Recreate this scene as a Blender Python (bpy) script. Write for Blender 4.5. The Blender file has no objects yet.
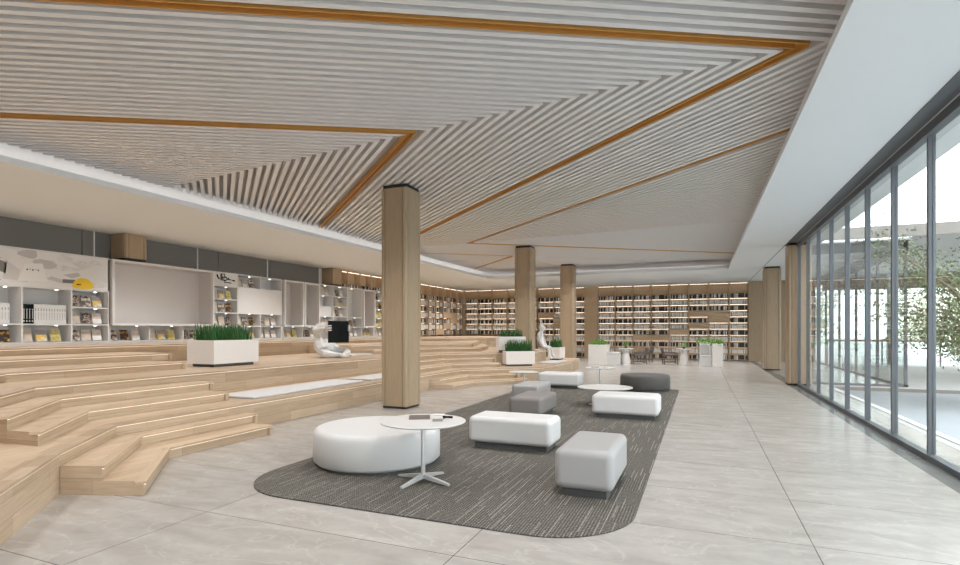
import bpy, bmesh, math, random
from mathutils import Vector, Matrix
from math import pi, sin, cos, radians, atan2, hypot
random.seed(7)
S = bpy.context.scene
COL = S.collection

# ------------------------------------------------------------------ mesh builder
class MB:
    def __init__(s): s.v = []; s.f = []; s.m = []
    def add(s, vs, fs, mi=0):
        n = len(s.v); s.v += [tuple(p) for p in vs]
        for f in fs: s.f.append([i + n for i in f]); s.m.append(mi)
        return s
    def box(s, x0, x1, y0, y1, z0, z1, mi=0):
        return s.add([(x0,y0,z0),(x1,y0,z0),(x1,y1,z0),(x0,y1,z0),(x0,y0,z1),(x1,y0,z1),(x1,y1,z1),(x0,y1,z1)],
                     [(0,3,2,1),(4,5,6,7),(0,1,5,4),(1,2,6,5),(2,3,7,6),(3,0,4,7)], mi)
    def prism(s, poly, z0, z1, mi=0):
        a = sum(poly[i][0]*poly[(i+1) % len(poly)][1] - poly[(i+1) % len(poly)][0]*poly[i][1] for i in range(len(poly)))
        if a < 0: poly = poly[::-1]
        n = len(poly)
        return s.add([(x,y,z0) for x,y in poly] + [(x,y,z1) for x,y in poly],
                     [list(range(n))[::-1], [n+i for i in range(n)]] + [(i,(i+1) % n,n+(i+1) % n,n+i) for i in range(n)], mi)
    def lathe(s, prof, n=32, cx=0, cy=0, mi=0):
        vs = []; fs = []
        for r, z in prof:
            for k in range(n): vs.append((cx + r*cos(2*pi*k/n), cy + r*sin(2*pi*k/n), z))
        for j in range(len(prof)-1):
            for k in range(n): fs.append((j*n+k, j*n+(k+1) % n, (j+1)*n+(k+1) % n, (j+1)*n+k))
        fs.append(list(range(n))[::-1]); fs.append([(len(prof)-1)*n + k for k in range(n)])
        return s.add(vs, fs, mi)
    def tube(s, pts, rs, n=8, mi=0):
        if not isinstance(rs, (list, tuple)): rs = [rs]*len(pts)
        pts = [Vector(p) for p in pts]; vs = []; fs = []
        for i, p in enumerate(pts):
            d = (pts[min(i+1, len(pts)-1)] - pts[max(i-1, 0)]).normalized()
            a = d.cross(Vector((0,0,1)))
            if a.length < .05: a = d.cross(Vector((1,0,0)))
            a.normalize(); b = d.cross(a)
            for k in range(n): vs.append(p + (a*cos(2*pi*k/n) + b*sin(2*pi*k/n))*rs[i])
        for j in range(len(pts)-1):
            for k in range(n): fs.append((j*n+k, j*n+(k+1) % n, (j+1)*n+(k+1) % n, (j+1)*n+k))
        fs.append(list(range(n))[::-1]); fs.append([(len(pts)-1)*n + k for k in range(n)])
        return s.add(vs, fs, mi)
    def xf(s, M): s.v = [tuple(M @ Vector(p)) for p in s.v]; return s

def uvs(me):
    uv = me.uv_layers.new(name='UVMap'); V = me.vertices
    for p in me.polygons:
        best = None; bl = -1
        vs = list(p.vertices)
        for i in range(len(vs)):
            e = V[vs[(i+1) % len(vs)]].co - V[vs[i]].co
            if e.length > bl: bl = e.length; best = e
        if bl < 1e-6: continue
        t = best.normalized()
        if t.x + t.y*1.01 + t.z*1.02 < 0: t = -t
        b = p.normal.cross(t)
        if abs(b.z) > .1 and b.z < 0: b = -b
        for li in p.loop_indices:
            c = V[me.loops[li].vertex_index].co
            uv.data[li].uv = (c.dot(t), c.dot(b))

def make(name, mb, mat, parent=None, loc=None, rz=0, smooth=None, bevel=None, kind=None, label=None, cat=None, group=None, local=False):
    """one mesh object; world-space verts unless local, offset to its parent's or its own origin"""
    me = bpy.data.meshes.new(name)
    o = bpy.data.objects.new(name, me); COL.objects.link(o)
    off = Vector((0,0,0))
    if not local:
        if parent is not None: off = Vector(parent['_o']) if '_o' in parent else Vector((0,0,0))
        elif loc is not None: off = Vector(loc)
    vs = [(p[0]-off[0], p[1]-off[1], p[2]-off[2]) for p in mb.v]
    me.from_pydata(vs, [], mb.f)
    mats = mat if isinstance(mat, (list, tuple)) else [mat]
    for m in mats: me.materials.append(m)
    if len(mats) > 1: me.polygons.foreach_set('material_index', mb.m)
    me.update(); uvs(me)
    if smooth is not None:
        me.polygons.foreach_set('use_smooth', [True]*len(me.polygons))
        me.set_sharp_from_angle(angle=radians(smooth))
    if bevel:
        b = o.modifiers.new('bevel', 'BEVEL'); b.width = bevel[0]; b.segments = bevel[1]; b.limit_method = 'ANGLE'
        b.harden_normals = False
    if parent is not None: o.parent = parent; o['_o'] = tuple(off)
    elif loc is not None: o.location = loc
    o.rotation_euler.z = rz if parent is None else 0
    tag(o, label, cat, group, kind)
    return o
def tag(o, label=None, cat=None, group=None, kind=None):
    if label: o['label'] = label
    if cat: o['category'] = cat
    if group: o['group'] = group
    if kind: o['kind'] = kind
    return o
def thing(name, label, cat, loc=(0,0,0), rz=0, group=None, local=False, kind=None):
    o = bpy.data.objects.new(name, None); COL.objects.link(o); o.empty_display_size = .1
    o.location = loc; o.rotation_euler.z = rz
    o['_o'] = (0,0,0) if local else tuple(loc)
    return tag(o, label, cat, group, kind)
def copy_tree(o, parent=None):
    c = o.copy(); COL.objects.link(c)
    if parent is not None: c.parent = parent
    for ch in list(o.children): copy_tree(ch, c)
    return c

# ------------------------------------------------------------------ materials
def nm(name):
    m = bpy.data.materials.new(name); m.use_nodes = True
    nt = m.node_tree; return m, nt, nt.nodes, nt.links, nt.nodes['Principled BSDF']
def plain(name, c, rough=.5, metal=0, spec=.5, noise=0, nscale=8, bump=0, bscale=200):
    m, nt, N, L, B = nm(name)
    B.inputs['Base Color'].default_value = (*c, 1); B.inputs['Roughness'].default_value = rough
    B.inputs['Metallic'].default_value = metal; B.inputs['Specular IOR Level'].default_value = spec
    if noise or bump:
        tc = N.new('ShaderNodeTexCoord')
    if noise:
        n = N.new('ShaderNodeTexNoise'); n.inputs['Scale'].default_value = nscale; n.inputs['Detail'].default_value = 5
        L.new(tc.outputs['Object'], n.inputs['Vector'])
        mx = N.new('ShaderNodeMixRGB'); mx.inputs[1].default_value = tuple(max(0, v*(1-noise)) for v in c) + (1,)
        mx.inputs[2].default_value = tuple(min(1, v*(1+noise)) for v in c) + (1,)
        L.new(n.outputs['Fac'], mx.inputs[0]); L.new(mx.outputs[0], B.inputs['Base Color'])
    if bump:
        n = N.new('ShaderNodeTexNoise'); n.inputs['Scale'].default_value = bscale
        L.new(tc.outputs['Object'], n.inputs['Vector'])
        bp = N.new('ShaderNodeBump'); bp.inputs['Strength'].default_value = bump; bp.inputs['Distance'].default_value = .01
        L.new(n.outputs['Fac'], bp.inputs['Height']); L.new(bp.outputs[0], B.inputs['Normal'])
    return m
def emit(name, c, s):
    m, nt, N, L, B = nm(name)
    B.inputs['Base Color'].default_value = (*c, 1)
    B.inputs['Emission Color'].default_value = (*c, 1); B.inputs['Emission Strength'].default_value = s
    return m
def wood(name, ca, cb, plank=True, pl=1.25, ph=.145, rough=.45, grain=1.0):
    m, nt, N, L, B = nm(name)
    uv = N.new('ShaderNodeUVMap'); uv.uv_map = 'UVMap'
    mp = N.new('ShaderNodeMapping'); mp.inputs['Scale'].default_value = (1.3, 22, 1); L.new(uv.outputs[0], mp.inputs[0])
    n = N.new('ShaderNodeTexNoise'); n.inputs['Scale'].default_value = 1.6; n.inputs['Detail'].default_value = 8
    n.inputs['Roughness'].default_value = .65; n.inputs['Distortion'].default_value = .7; L.new(mp.outputs[0], n.inputs['Vector'])
    cr = N.new('ShaderNodeValToRGB'); cr.color_ramp.elements[0].position = .3; cr.color_ramp.elements[1].position = .72
    k = 1 - .3*grain
    cr.color_ramp.elements[0].color = (k, k*.95, k*.9, 1); cr.color_ramp.elements[1].color = (1, 1, 1, 1)
    L.new(n.outputs['Fac'], cr.inputs[0])
    mx = N.new('ShaderNodeMixRGB'); mx.blend_type = 'MULTIPLY'; mx.inputs[0].default_value = .8
    if plank:
        b = N.new('ShaderNodeTexBrick'); L.new(uv.outputs[0], b.inputs['Vector'])
        b.inputs['Scale'].default_value = 1; b.inputs['Brick Width'].default_value = pl; b.inputs['Row Height'].default_value = ph
        b.inputs['Mortar Size'].default_value = .0015; b.inputs['Bias'].default_value = 0; b.offset = .37; b.offset_frequency = 2
        b.inputs['Color1'].default_value = (*ca, 1); b.inputs['Color2'].default_value = (*cb, 1)
        b.inputs['Mortar'].default_value = (*[v*.6 for v in cb], 1)
        L.new(b.outputs['Color'], mx.inputs[1])
    else:
        mx.inputs[1].default_value = (*ca, 1)
    L.new(cr.outputs[0], mx.inputs[2]); L.new(mx.outputs[0], B.inputs['Base Color'])
    B.inputs['Roughness'].default_value = rough; B.inputs['Specular IOR Level'].default_value = .35
    return m
def floor_mat():
    m, nt, N, L, B = nm('grey_marble_tile')
    tc = N.new('ShaderNodeTexCoord')
    mp = N.new('ShaderNodeMapping'); mp.inputs['Location'].default_value = (-.73, -4.3, 0); L.new(tc.outputs['Object'], mp.inputs[0])
    b = N.new('ShaderNodeTexBrick'); L.new(mp.outputs[0], b.inputs['Vector'])
    b.offset = 0; b.inputs['Scale'].default_value = 1; b.inputs['Brick Width'].default_value = 2.245; b.inputs['Row Height'].default_value = 1.09
    b.inputs['Mortar Size'].default_value = .0028; b.inputs['Mortar Smooth'].default_value = 0
    b.inputs['Color1'].default_value = (1,1,1,1); b.inputs['Color2'].default_value = (.93,.93,.93,1); b.inputs['Mortar'].default_value = (.16,.16,.16,1)
    def noise(sc, det, dist, scale=(1,1,1)):
        q = N.new('ShaderNodeMapping'); q.inputs['Scale'].default_value = scale; L.new(tc.outputs['Object'], q.inputs[0])
        n = N.new('ShaderNodeTexNoise'); n.inputs['Scale'].default_value = sc; n.inputs['Detail'].default_value = det
        n.inputs['Distortion'].default_value = dist; L.new(q.outputs[0], n.inputs['Vector']); return n
    n1 = noise(2.1, 10, .5, (.9, 2.6, 1))
    cr = N.new('ShaderNodeValToRGB'); e = cr.color_ramp.elements
    e[0].position = .3; e[0].color = (.365,.338,.313,1); e[1].position = .7; e[1].color = (.455,.43,.403,1)
    L.new(n1.outputs['Fac'], cr.inputs[0])
    n2 = noise(1.9, 12, .9, (.8, 1.2, 1))
    v = N.new('ShaderNodeValToRGB'); e = v.color_ramp.elements
    e[0].position = .485; e[0].color = (0,0,0,1); e[1].position = .5; e[1].color = (.22,.22,.22,1)
    x = v.color_ramp.elements.new(.515); x.color = (0,0,0,1)
    L.new(n2.outputs['Fac'], v.inputs[0])
    mx = N.new('ShaderNodeMixRGB'); L.new(v.outputs[0], mx.inputs[0]); L.new(cr.outputs[0], mx.inputs[1]); mx.inputs[2].default_value = (.66,.64,.62,1)
    n3 = noise(14, 6, .5); r3 = N.new('ShaderNodeMapRange'); r3.inputs[3].default_value = .9; r3.inputs[4].default_value = 1.08; L.new(n3.outputs['Fac'], r3.inputs[0])
    m1 = N.new('ShaderNodeMixRGB'); m1.blend_type = 'MULTIPLY'; m1.inputs[0].default_value = 1; L.new(mx.outputs[0], m1.inputs[1]); L.new(r3.outputs[0], m1.inputs[2])
    m2 = N.new('ShaderNodeMixRGB'); m2.blend_type = 'MULTIPLY'; m2.inputs[0].default_value = 1; L.new(m1.outputs[0], m2.inputs[1]); L.new(b.outputs['Color'], m2.inputs[2])
    L.new(m2.outputs[0], B.inputs['Base Color'])
    rr = N.new('ShaderNodeMapRange'); rr.inputs[3].default_value = .2; rr.inputs[4].default_value = .27; L.new(n1.outputs['Fac'], rr.inputs[0]); L.new(rr.outputs[0], B.inputs['Roughness'])
    B.inputs['Specular IOR Level'].default_value = .55
    return m
def rug_mat():
    m, nt, N, L, B = nm('woven_grey_rug')
    tc = N.new('ShaderNodeTexCoord'); sp = N.new('ShaderNodeSeparateXYZ'); L.new(tc.outputs['Object'], sp.inputs[0])
    def mt(op, a, b=None, c=None):
        n = N.new('ShaderNodeMath'); n.operation = op
        for i, v in enumerate((a, b, c)):
            if v is None: continue
            if isinstance(v, (int, float)): n.inputs[i].default_value = v
            else: L.new(v, n.inputs[i])
        return n.outputs[0]
    def wn(x, y):
        c = N.new('ShaderNodeCombineXYZ'); L.new(x, c.inputs[0]); L.new(y, c.inputs[1])
        w = N.new('ShaderNodeTexWhiteNoise'); w.noise_dimensions = '2D'; L.new(c.outputs[0], w.inputs['Vector']); return w.outputs['Value']
    X, Y = sp.outputs[0], sp.outputs[1]
    zero = N.new('ShaderNodeValue').outputs[0]; zero.default_value = 0
    # broken light dashes running away from the near edge
    cx = mt('FLOOR', mt('MULTIPLY', X, 26)); fx = mt('FRACT', mt('MULTIPLY', X, 26))
    yo = mt('MULTIPLY_ADD', wn(cx, zero), 7.0, mt('MULTIPLY', Y, 3.2)); cy = mt('FLOOR', yo)
    dash = mt('MULTIPLY', mt('GREATER_THAN', wn(cx, cy), .72), mt('LESS_THAN', fx, .2))
    # tiles of weave: fine grid in some, plain pile in others
    ax = mt('FLOOR', mt('MULTIPLY', X, 1.9)); ay = mt('FLOOR', mt('MULTIPLY_ADD', wn(ax, zero), 3.0, mt('MULTIPLY', Y, 2.3)))
    tile = mt('GREATER_THAN', wn(ax, ay), .52)
    gx = mt('LESS_THAN', mt('FRACT', mt('MULTIPLY', X, 42)), .38); gy = mt('LESS_THAN', mt('FRACT', mt('MULTIPLY', Y, 30)), .6)
    grid = mt('MULTIPLY', tile, mt('MULTIPLY', gx, gy))
    row = mt('MULTIPLY', mt('SUBTRACT', 1.0, tile), mt('MULTIPLY', mt('LESS_THAN', mt('FRACT', mt('MULTIPLY', Y, 34)), .35), .45))
    f = mt('MINIMUM', mt('ADD', mt('ADD', dash, mt('MULTIPLY', grid, .75)), row), 1.0)
    mx = N.new('ShaderNodeMixRGB'); L.new(f, mx.inputs[0]); mx.inputs[1].default_value = (.09,.082,.073,1); mx.inputs[2].default_value = (.27,.25,.22,1)
    n = N.new('ShaderNodeTexNoise'); n.inputs['Scale'].default_value = 70; n.inputs['Detail'].default_value = 3; L.new(tc.outputs['Object'], n.inputs['Vector'])
    r = N.new('ShaderNodeMapRange'); r.inputs[1].default_value = .3; r.inputs[2].default_value = .7; r.inputs[3].default_value = .6; r.inputs[4].default_value = 1.45; L.new(n.outputs['Fac'], r.inputs[0])
    m2 = N.new('ShaderNodeMixRGB'); m2.blend_type = 'MULTIPLY'; m2.inputs[0].default_value = 1; L.new(mx.outputs[0], m2.inputs[1]); L.new(r.outputs[0], m2.inputs[2])
    L.new(m2.outputs[0], B.inputs['Base Color']); B.inputs['Roughness'].default_value = .95; B.inputs['Specular IOR Level'].default_value = .1
    return m
def glass_mat():
    m, nt, N, L, B = nm('window_glass'); N.remove(B)
    t = N.new('ShaderNodeBsdfTransparent'); t.inputs[0].default_value = (.93,.955,.95,1)
    g = N.new('ShaderNodeBsdfGlossy'); g.inputs['Roughness'].default_value = .0; g.inputs[0].default_value = (1,1,1,1)
    f = N.new('ShaderNodeFresnel'); f.inputs[0].default_value = 1.5
    ge = N.new('ShaderNodeNewGeometry'); iv = N.new('ShaderNodeMath'); iv.operation = 'SUBTRACT'; iv.inputs[0].default_value = 1; L.new(ge.outputs['Backfacing'], iv.inputs[1])
    mu = N.new('ShaderNodeMath'); mu.operation = 'MULTIPLY'; L.new(f.outputs[0], mu.inputs[0]); L.new(iv.outputs[0], mu.inputs[1])
    mx = N.new('ShaderNodeMixShader'); L.new(mu.outputs[0], mx.inputs[0]); L.new(t.outputs[0], mx.inputs[1]); L.new(g.outputs[0], mx.inputs[2])
    L.new(mx.outputs[0], N['Material Output'].inputs[0]); return m
def poster_mat():
    m, nt, N, L, B = nm('crumpled_paper_print')
    tc = N.new('ShaderNodeTexCoord')
    mp = N.new('ShaderNodeMapping'); mp.inputs['Scale'].default_value = (1, 1.1, 2.6); mp.inputs['Rotation'].default_value = (.35,0,0); L.new(tc.outputs['Object'], mp.inputs[0])
    v = N.new('ShaderNodeTexVoronoi'); v.inputs['Scale'].default_value = 3.0; L.new(mp.outputs[0], v.inputs['Vector'])
    n = N.new('ShaderNodeTexNoise'); n.inputs['Scale'].default_value = 2.2; n.inputs['Detail'].default_value = 6; n.inputs['Distortion'].default_value = 2; L.new(mp.outputs[0], n.inputs['Vector'])
    s = N.new('ShaderNodeSeparateColor'); L.new(v.outputs['Color'], s.inputs[0])
    a = N.new('ShaderNodeMath'); a.operation = 'MULTIPLY'; L.new(s.outputs[0], a.inputs[0]); L.new(n.outputs['Fac'], a.inputs[1])
    cr = N.new('ShaderNodeValToRGB'); e = cr.color_ramp.elements
    e[0].position = .02; e[0].color = (.5,.475,.465,1); e[1].position = .13; e[1].color = (.74,.71,.69,1)
    L.new(a.outputs[0], cr.inputs[0]); L.new(cr.outputs[0], B.inputs['Base Color']); B.inputs['Roughness'].default_value = .6
    return m
def cover_mat(name, a, b, scale, thr=.5):
    m, nt, N, L, B = nm(name)
    tc = N.new('ShaderNodeTexCoord'); n = N.new('ShaderNodeTexNoise'); n.inputs['Scale'].default_value = scale; n.inputs['Detail'].default_value = 3
    L.new(tc.outputs['Object'], n.inputs['Vector'])
    cr = N.new('ShaderNodeValToRGB'); cr.color_ramp.elements[0].position = thr-.06; cr.color_ramp.elements[1].position = thr+.06
    cr.color_ramp.elements[0].color = (*a,1); cr.color_ramp.elements[1].color = (*b,1)
    L.new(n.outputs['Fac'], cr.inputs[0]); L.new(cr.outputs[0], B.inputs['Base Color']); B.inputs['Roughness'].default_value = .5
    return m

M = {}
M['floor'] = floor_mat()
M['strip'] = plain('dark_grey_stone', (.16,.16,.157), .22, noise=.2, nscale=5)
M['rug'] = rug_mat(); M['rug_edge'] = plain('rug_edge', (.05,.047,.043), .9)
M['oak'] = wood('light_oak_planks', (.64,.5,.36), (.52,.385,.262))
M['oakend'] = wood('light_oak_end', (.56,.43,.31), (.42,.31,.21), pl=.42, ph=.2)
M['oakcol'] = wood('oak_veneer', (.44,.335,.225), (.5,.4,.28), plank=False, grain=.8)
M['oakshelf'] = wood('oak_bookcase', (.6,.44,.29), (.5,.38,.25), plank=False, grain=.8)
M['white'] = plain('white_paint', (.8,.8,.79), .6, noise=.02, nscale=3)
M['ceil'] = plain('white_ceiling', (.78,.815,.835), .8, noise=.01, nscale=2)
M['slat'] = plain('white_slats', (.77,.755,.74), .55, noise=.02, nscale=3)
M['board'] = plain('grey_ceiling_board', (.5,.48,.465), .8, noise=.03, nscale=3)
M['gold'] = plain('bronze_gold_metal', (.66,.36,.1), .42, metal=.35, noise=.05)
M['shelfw'] = plain('white_lacquer', (.7,.68,.665), .45, noise=.02, nscale=5)
M['niche'] = plain('pale_pink_grey_lacquer', (.62,.58,.555), .5, noise=.02, nscale=5)
M['grey'] = plain('dark_grey_glass_panel', (.19,.183,.172), .25, noise=.08, nscale=.8)
M['dark'] = plain('black_gap', (.02,.02,.02), .6, noise=.1)
M['frame'] = plain('slate_grey_metal', (.115,.125,.138), .4, metal=.2, noise=.05)
M['glass'] = glass_mat()
M['wleather'] = plain('white_leather', (.66,.65,.645), .45, noise=.015, bump=.12, bscale=120)
M['gleather'] = plain('pale_grey_leather', (.38,.37,.37), .45, noise=.02, bump=.12, bscale=120)
M['mleather'] = plain('mid_grey_leather', (.22,.2,.19), .5, noise=.03, bump=.12, bscale=120)
M['dleather'] = plain('dark_grey_fabric', (.1,.094,.09), .7, noise=.06, bump=.2, bscale=200)
M['plinth'] = plain('dark_plinth', (.085,.085,.085), .5, noise=.1)
M['tablew'] = plain('white_table_enamel', (.68,.67,.66), .3, noise=.01)
M['metalw'] = plain('satin_light_metal', (.7,.7,.7), .3, metal=.5, noise=.03)
M['pot'] = plain('white_terrazzo', (.82,.78,.75), .5, noise=.06, nscale=60)
M['plaster'] = plain('white_plaster_sculpture', (.74,.73,.72), .5, noise=.02)
M['grass'] = plain('green_grass_blade', (.03,.13,.025), .5, noise=.5, nscale=30)
M['moss'] = plain('bright_green_leaf', (.13,.3,.03), .6, noise=.5, nscale=25)
M['leaf'] = plain('tree_leaf', (.13,.16,.07), .6, noise=.5, nscale=3)
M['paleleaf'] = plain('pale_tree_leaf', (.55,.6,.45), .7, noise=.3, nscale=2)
M['bark'] = plain('bark', (.2,.16,.12), .9, noise=.3, nscale=20)
M['soil'] = plain('dark_soil', (.04,.03,.02), .9, noise=.3)
M['black'] = plain('black_cover', (.008,.01,.01), .8, spec=.15, noise=.1)
M['cushion'] = plain('pale_grey_seat_mat', (.6,.59,.59), .7, noise=.03)
M['paper'] = plain('white_paper', (.78,.76,.73), .6, noise=.03)
M['brown'] = plain('brown_wood_chair', (.13,.1,.09), .5, noise=.2, nscale=10)
M['poster'] = poster_mat()
M['yellow'] = plain('yellow_print', (.85,.55,.02), .5, noise=.12, nscale=4)
M['led'] = emit('warm_led_cove', (1,.87,.79), 2.5)
M['ledshelf'] = emit('warm_led_shelf', (1,.92,.8), 2.8)
M['ledstep'] = emit('warm_led_step', (1,.88,.72), .6)
M['puck'] = emit('white_puck_light', (1,.95,.9), 4)
M['concrete'] = plain('pale_concrete', (.5,.5,.49), .7, noise=.1, nscale=2)
M['road'] = plain('pale_blue_grey_asphalt', (.36,.39,.42), .8, noise=.08, nscale=2)
M['kerb'] = plain('white_kerb', (.85,.85,.85), .6, noise=.03)
M['canopy'] = plain('light_canopy', (.62,.62,.61), .7, noise=.03)
M['fascia'] = plain('brown_grey_fascia', (.22,.2,.18), .6, noise=.2, nscale=4)

# ------------------------------------------------------------------ room
ZS, ZL, ZB = 3.87, 4.28, 4.39          # soffit, slat underside, board above the slats
mb = MB().box(-14.2, 2.2, -5, 30, -.1, 0).box(2.48, 3.0, -5, 17.2, -.1, -.001).box(2.48, 5.0, 17.2, 30, -.1, 0)
make('floor', mb, M['floor'], kind='structure')
make('trim_1', MB().box(2.2, 2.48, -5, 30, -.1, 0), M['strip'], kind='structure')

ce = thing('ceiling', None, None, (0,0,0), kind='structure')
RX0, RX1, RY0, RY1 = -9.08, 1.02, -3.6, 22.8
mb = MB()
mb.box(-14.2, RX0, -5, 30, ZS, ZS+.05).box(RX1, 2.2, -5, 30, ZS, ZS+.05).box(RX0, RX1, RY1, 30, ZS, ZS+.05).box(RX0, RX1, -5, RY0, ZS, ZS+.05)
mb.box(2.2, 5.1, 17.2, 30, ZS, ZS+.05)
make('soffit', mb, M['ceil'], ce)
mb = MB()                                  # small upstand round the opening that hides the cove light
mb.box(RX0-.03, RX0, RY0, RY1, ZS+.05, ZS+.09).box(RX1, RX1+.03, RY0, RY1, ZS+.05, ZS+.09)
mb.box(RX0, RX1, RY1, RY1+.03, ZS+.05, ZS+.09).box(RX0, RX1, RY0-.03, RY0, ZS+.05, ZS+.09)
make('opening_lip', mb, M['ceil'], ce)
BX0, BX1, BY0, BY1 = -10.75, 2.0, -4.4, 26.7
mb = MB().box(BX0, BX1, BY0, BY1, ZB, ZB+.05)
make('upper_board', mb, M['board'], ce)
mb = MB().box(BX0, -9.66, BY0, BY1, ZB-.02, ZB).box(-9.66, 1.6, 25.0, BY1, ZB-.02, ZB)
mb.box(BX0-.05, BX0, BY0, BY1, ZS+.05, ZB+.05).box(BX1, BX1+.05, BY0, BY1, ZS+.05, ZB+.05).box(BX0, BX1, BY1, BY1+.05, ZS+.05, ZB+.05).box(BX0, BX1, BY0-.05, BY0, ZS+.05, ZB+.05)
make('cove_board', mb, M['ceil'], ce)
mb = MB().box(-10.45, -10.36, RY0, 25.6, ZS+.052, ZS+.07).box(-10.0, -9.97, RY0, 24.3, ZS+.052, ZS+.07).box(-10.3, RX1, 25.8, 25.92, ZS+.052, ZS+.07).box(-9.9, RX1, 24.2, 24.25, ZS+.052, ZS+.07).box(RX1+.6, RX1+.64, RY0, 25.0, ZS+.052, ZS+.06)
make('cove_light', mb, M['led'], ce)
make('trim_2', MB().box(2.19, 2.202, 16, 29.2, ZS-.006, ZS), M['dark'], kind='structure')

# slats: families of parallel bars mitred on the fold lines
def clip(poly, region):
    out = poly
    n = len(region)
    for i in range(n):
        a = region[i]; b = region[(i+1) % n]
        def side(p): return (b[0]-a[0])*(p[1]-a[1]) - (b[1]-a[1])*(p[0]-a[0])
        inp = out; out = []
        for j in range(len(inp)):
            p = inp[j]; q = inp[(j+1) % len(inp)]; sp = side(p); sq = side(q)
            if sp >= 0: out.append(p)
            if (sp > 0 and sq < 0) or (sp < 0 and sq > 0):
                t = sp/(sp-sq); out.append((p[0]+(q[0]-p[0])*t, p[1]+(q[1]-p[1])*t))
        if len(out) < 3: return []
    return out
XL, XR, YT, YBt = -9.62, 1.5, 24.95, -4.0
f1 = lambda x: 6.04 - (x-.94)*.121
f2 = lambda x: 15.69 - (x+6.92)*.075
f3 = lambda x: 18.99 - (x+6.49)*.13
A_, B_, C_, D_ = .552, -.893, .705, -1.13
regA = [(XL,YBt),(XR,YBt),(XR,f1(XR)),(XL,f1(XL))]
regB = [(XL,f1(XL)),(XR,f1(XR)),(XR,f2(XR)),(XL,f2(XL))]
regC1 = [(XL,f2(XL)),(-6.49,f2(-6.49)),(-6.49,18.99),(XL,f3(XL))]
regC2 = [(-6.49,f2(-6.49)),(XR,f2(XR)),(XR,YT),(-5.0,YT),(-6.49,18.99)]
regD = [(XL,f3(XL)),(-6.49,18.99),(-5.0,YT),(XL,YT)]
def strip(p, sl, w, reg):
    d = Vector((1, sl)).normalized(); nrm = Vector((-d.y, d.x)); p = Vector(p)
    a = p - d*40; b = p + d*40
    q = [a-nrm*w/2, b-nrm*w/2, b+nrm*w/2, a+nrm*w/2]
    return clip([(v.x, v.y) for v in q], reg)
def near_line(p, sl, g):           # distance of a slat's line from a gold line of the same slope
    d = Vector((1, sl)).normalized(); return abs((Vector(p)-Vector(g)).dot(Vector((-d.y, d.x))))
G1, G2, G3, G4 = (.94,6.04), (-3.76,f1(-3.76)), (-6.92,15.69), (-6.49,18.99)
gold_at = {'A':[G1,G2], 'B':[G1,G2,G3], 'C':[G3,G4], 'D':[G4]}
DX = .232; SW = .066
mbs = {k: MB() for k in 'ABCD'}
def slat_family(key, p, sl, regs):
    if any(near_line(p, sl, g) < .065+.035*(g in (G1, G2)) for g in gold_at[key]): return
    for r in regs:
        q = strip(p, sl, SW, r)
        if q and len(q) >= 3: mbs[key].prism(q, ZL, ZB-.002)
for k in range(-75, 130):
    x = G1[0] - k*DX; p = (x, f1(x))
    if k != 0: slat_family('A', p, A_, [regA])
    slat_family('B', p, B_, [regB])
    # crossing of this B line with fold 2
    # y = f1(x)+B(t-x) = f2(t)
    t = (f1(x) - B_*x - (15.69 - 6.92*.075)) / (-.075 - B_)
    slat_family('C', (t, f2(t)), C_, [regC1, regC2])
for k in range(-60, 60):
    x = G4[0] + k*.19; slat_family('D', (x, f3(x)), D_, [regD])
for k in 'ABCD': make('slats', mbs[k], M['slat'], ce)
# bronze channels between the slats
ti = [3]
def channel(poly_pts_slopes, gw=.11):
    mb = MB()
    for p, sl, reg in poly_pts_slopes:
        d = Vector((1, sl)).normalized(); nrm = Vector((-d.y, d.x))
        for off, w, z0, z1 in ((0, gw, ZB-.05, ZB-.03), (.006-gw/2, .012, ZL-.004, ZB-.05), (gw/2-.006, .012, ZL-.004, ZB-.05)):
            q = strip(Vector(p)+nrm*off, sl, w, reg)
            if q: mb.prism(q, z0, z1)
    make('trim_%d' % ti[0], mb, M['gold'], kind='structure'); ti[0] += 1
def half(reg, line, keep):   # keep the part of reg on one side of a vertical cut
    return reg
channel([(G1, A_, clip(regA, [(XL,YBt),(G1[0]+.05,YBt),(G1[0]+.05,9),(XL,9)])), (G1, B_, clip(regB, [(XL,0),(G1[0]+.05,0),(G1[0]+.05,30),(XL,30)]))])
channel([(G2, A_, clip(regA, [(XL,YBt),(G2[0]+.05,YBt),(G2[0]+.05,9),(XL,9)])), (G2, B_, clip(regB, [(XL,0),(G2[0]+.05,0),(G2[0]+.05,30),(XL,30)]))], .085)
channel([(G3, B_, clip(regB, [(G3[0]-.06,0),(XR,0),(XR,30),(G3[0]-.06,30)])), (G3, C_, clip(regC2, [(G3[0]-.06,0),(XR,0),(XR,30),(G3[0]-.06,30)])), (G3, C_, clip(regC1, [(G3[0]-.06,0),(XR,0),(XR,30),(G3[0]-.06,30)]))], .06)
channel([(G4, C_, regC1), (G4, D_, regD)], .055)

# walls
make('wall_left', MB().box(-13.75, -13.5, -5, 30, 0, ZS), M['white'], kind='structure')
make('wall_back', MB().box(-13.75, 5.0, 29.35, 29.6, 0, ZS), M['white'], kind='structure')
make('wall_front', MB().box(-13.75, 3.0, -5.1, -4.9, 0, ZS+.5), M['white'], kind='structure')
# grey glazed frieze above the white shelves
fz = thing('window_1', None, None, (-13.5, 2, 2.8), kind='structure')
for a, b in ((-4.5,.6),(.6,4.6),(4.6,8.05),(8.05,11.9),(11.9,14.0),(14.0,16.5)):
    make('pane', MB().box(-13.5, -13.46, a, b-.02, 2.9, ZS-.002), M['grey'], fz)
for y in (.6, 8.3, 11.15, 13.85):
    make('mullion', MB().box(-13.46, -13.43, y-.012, y+.012, 2.9, ZS-.002), M['white'], fz)

R = .13
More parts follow.
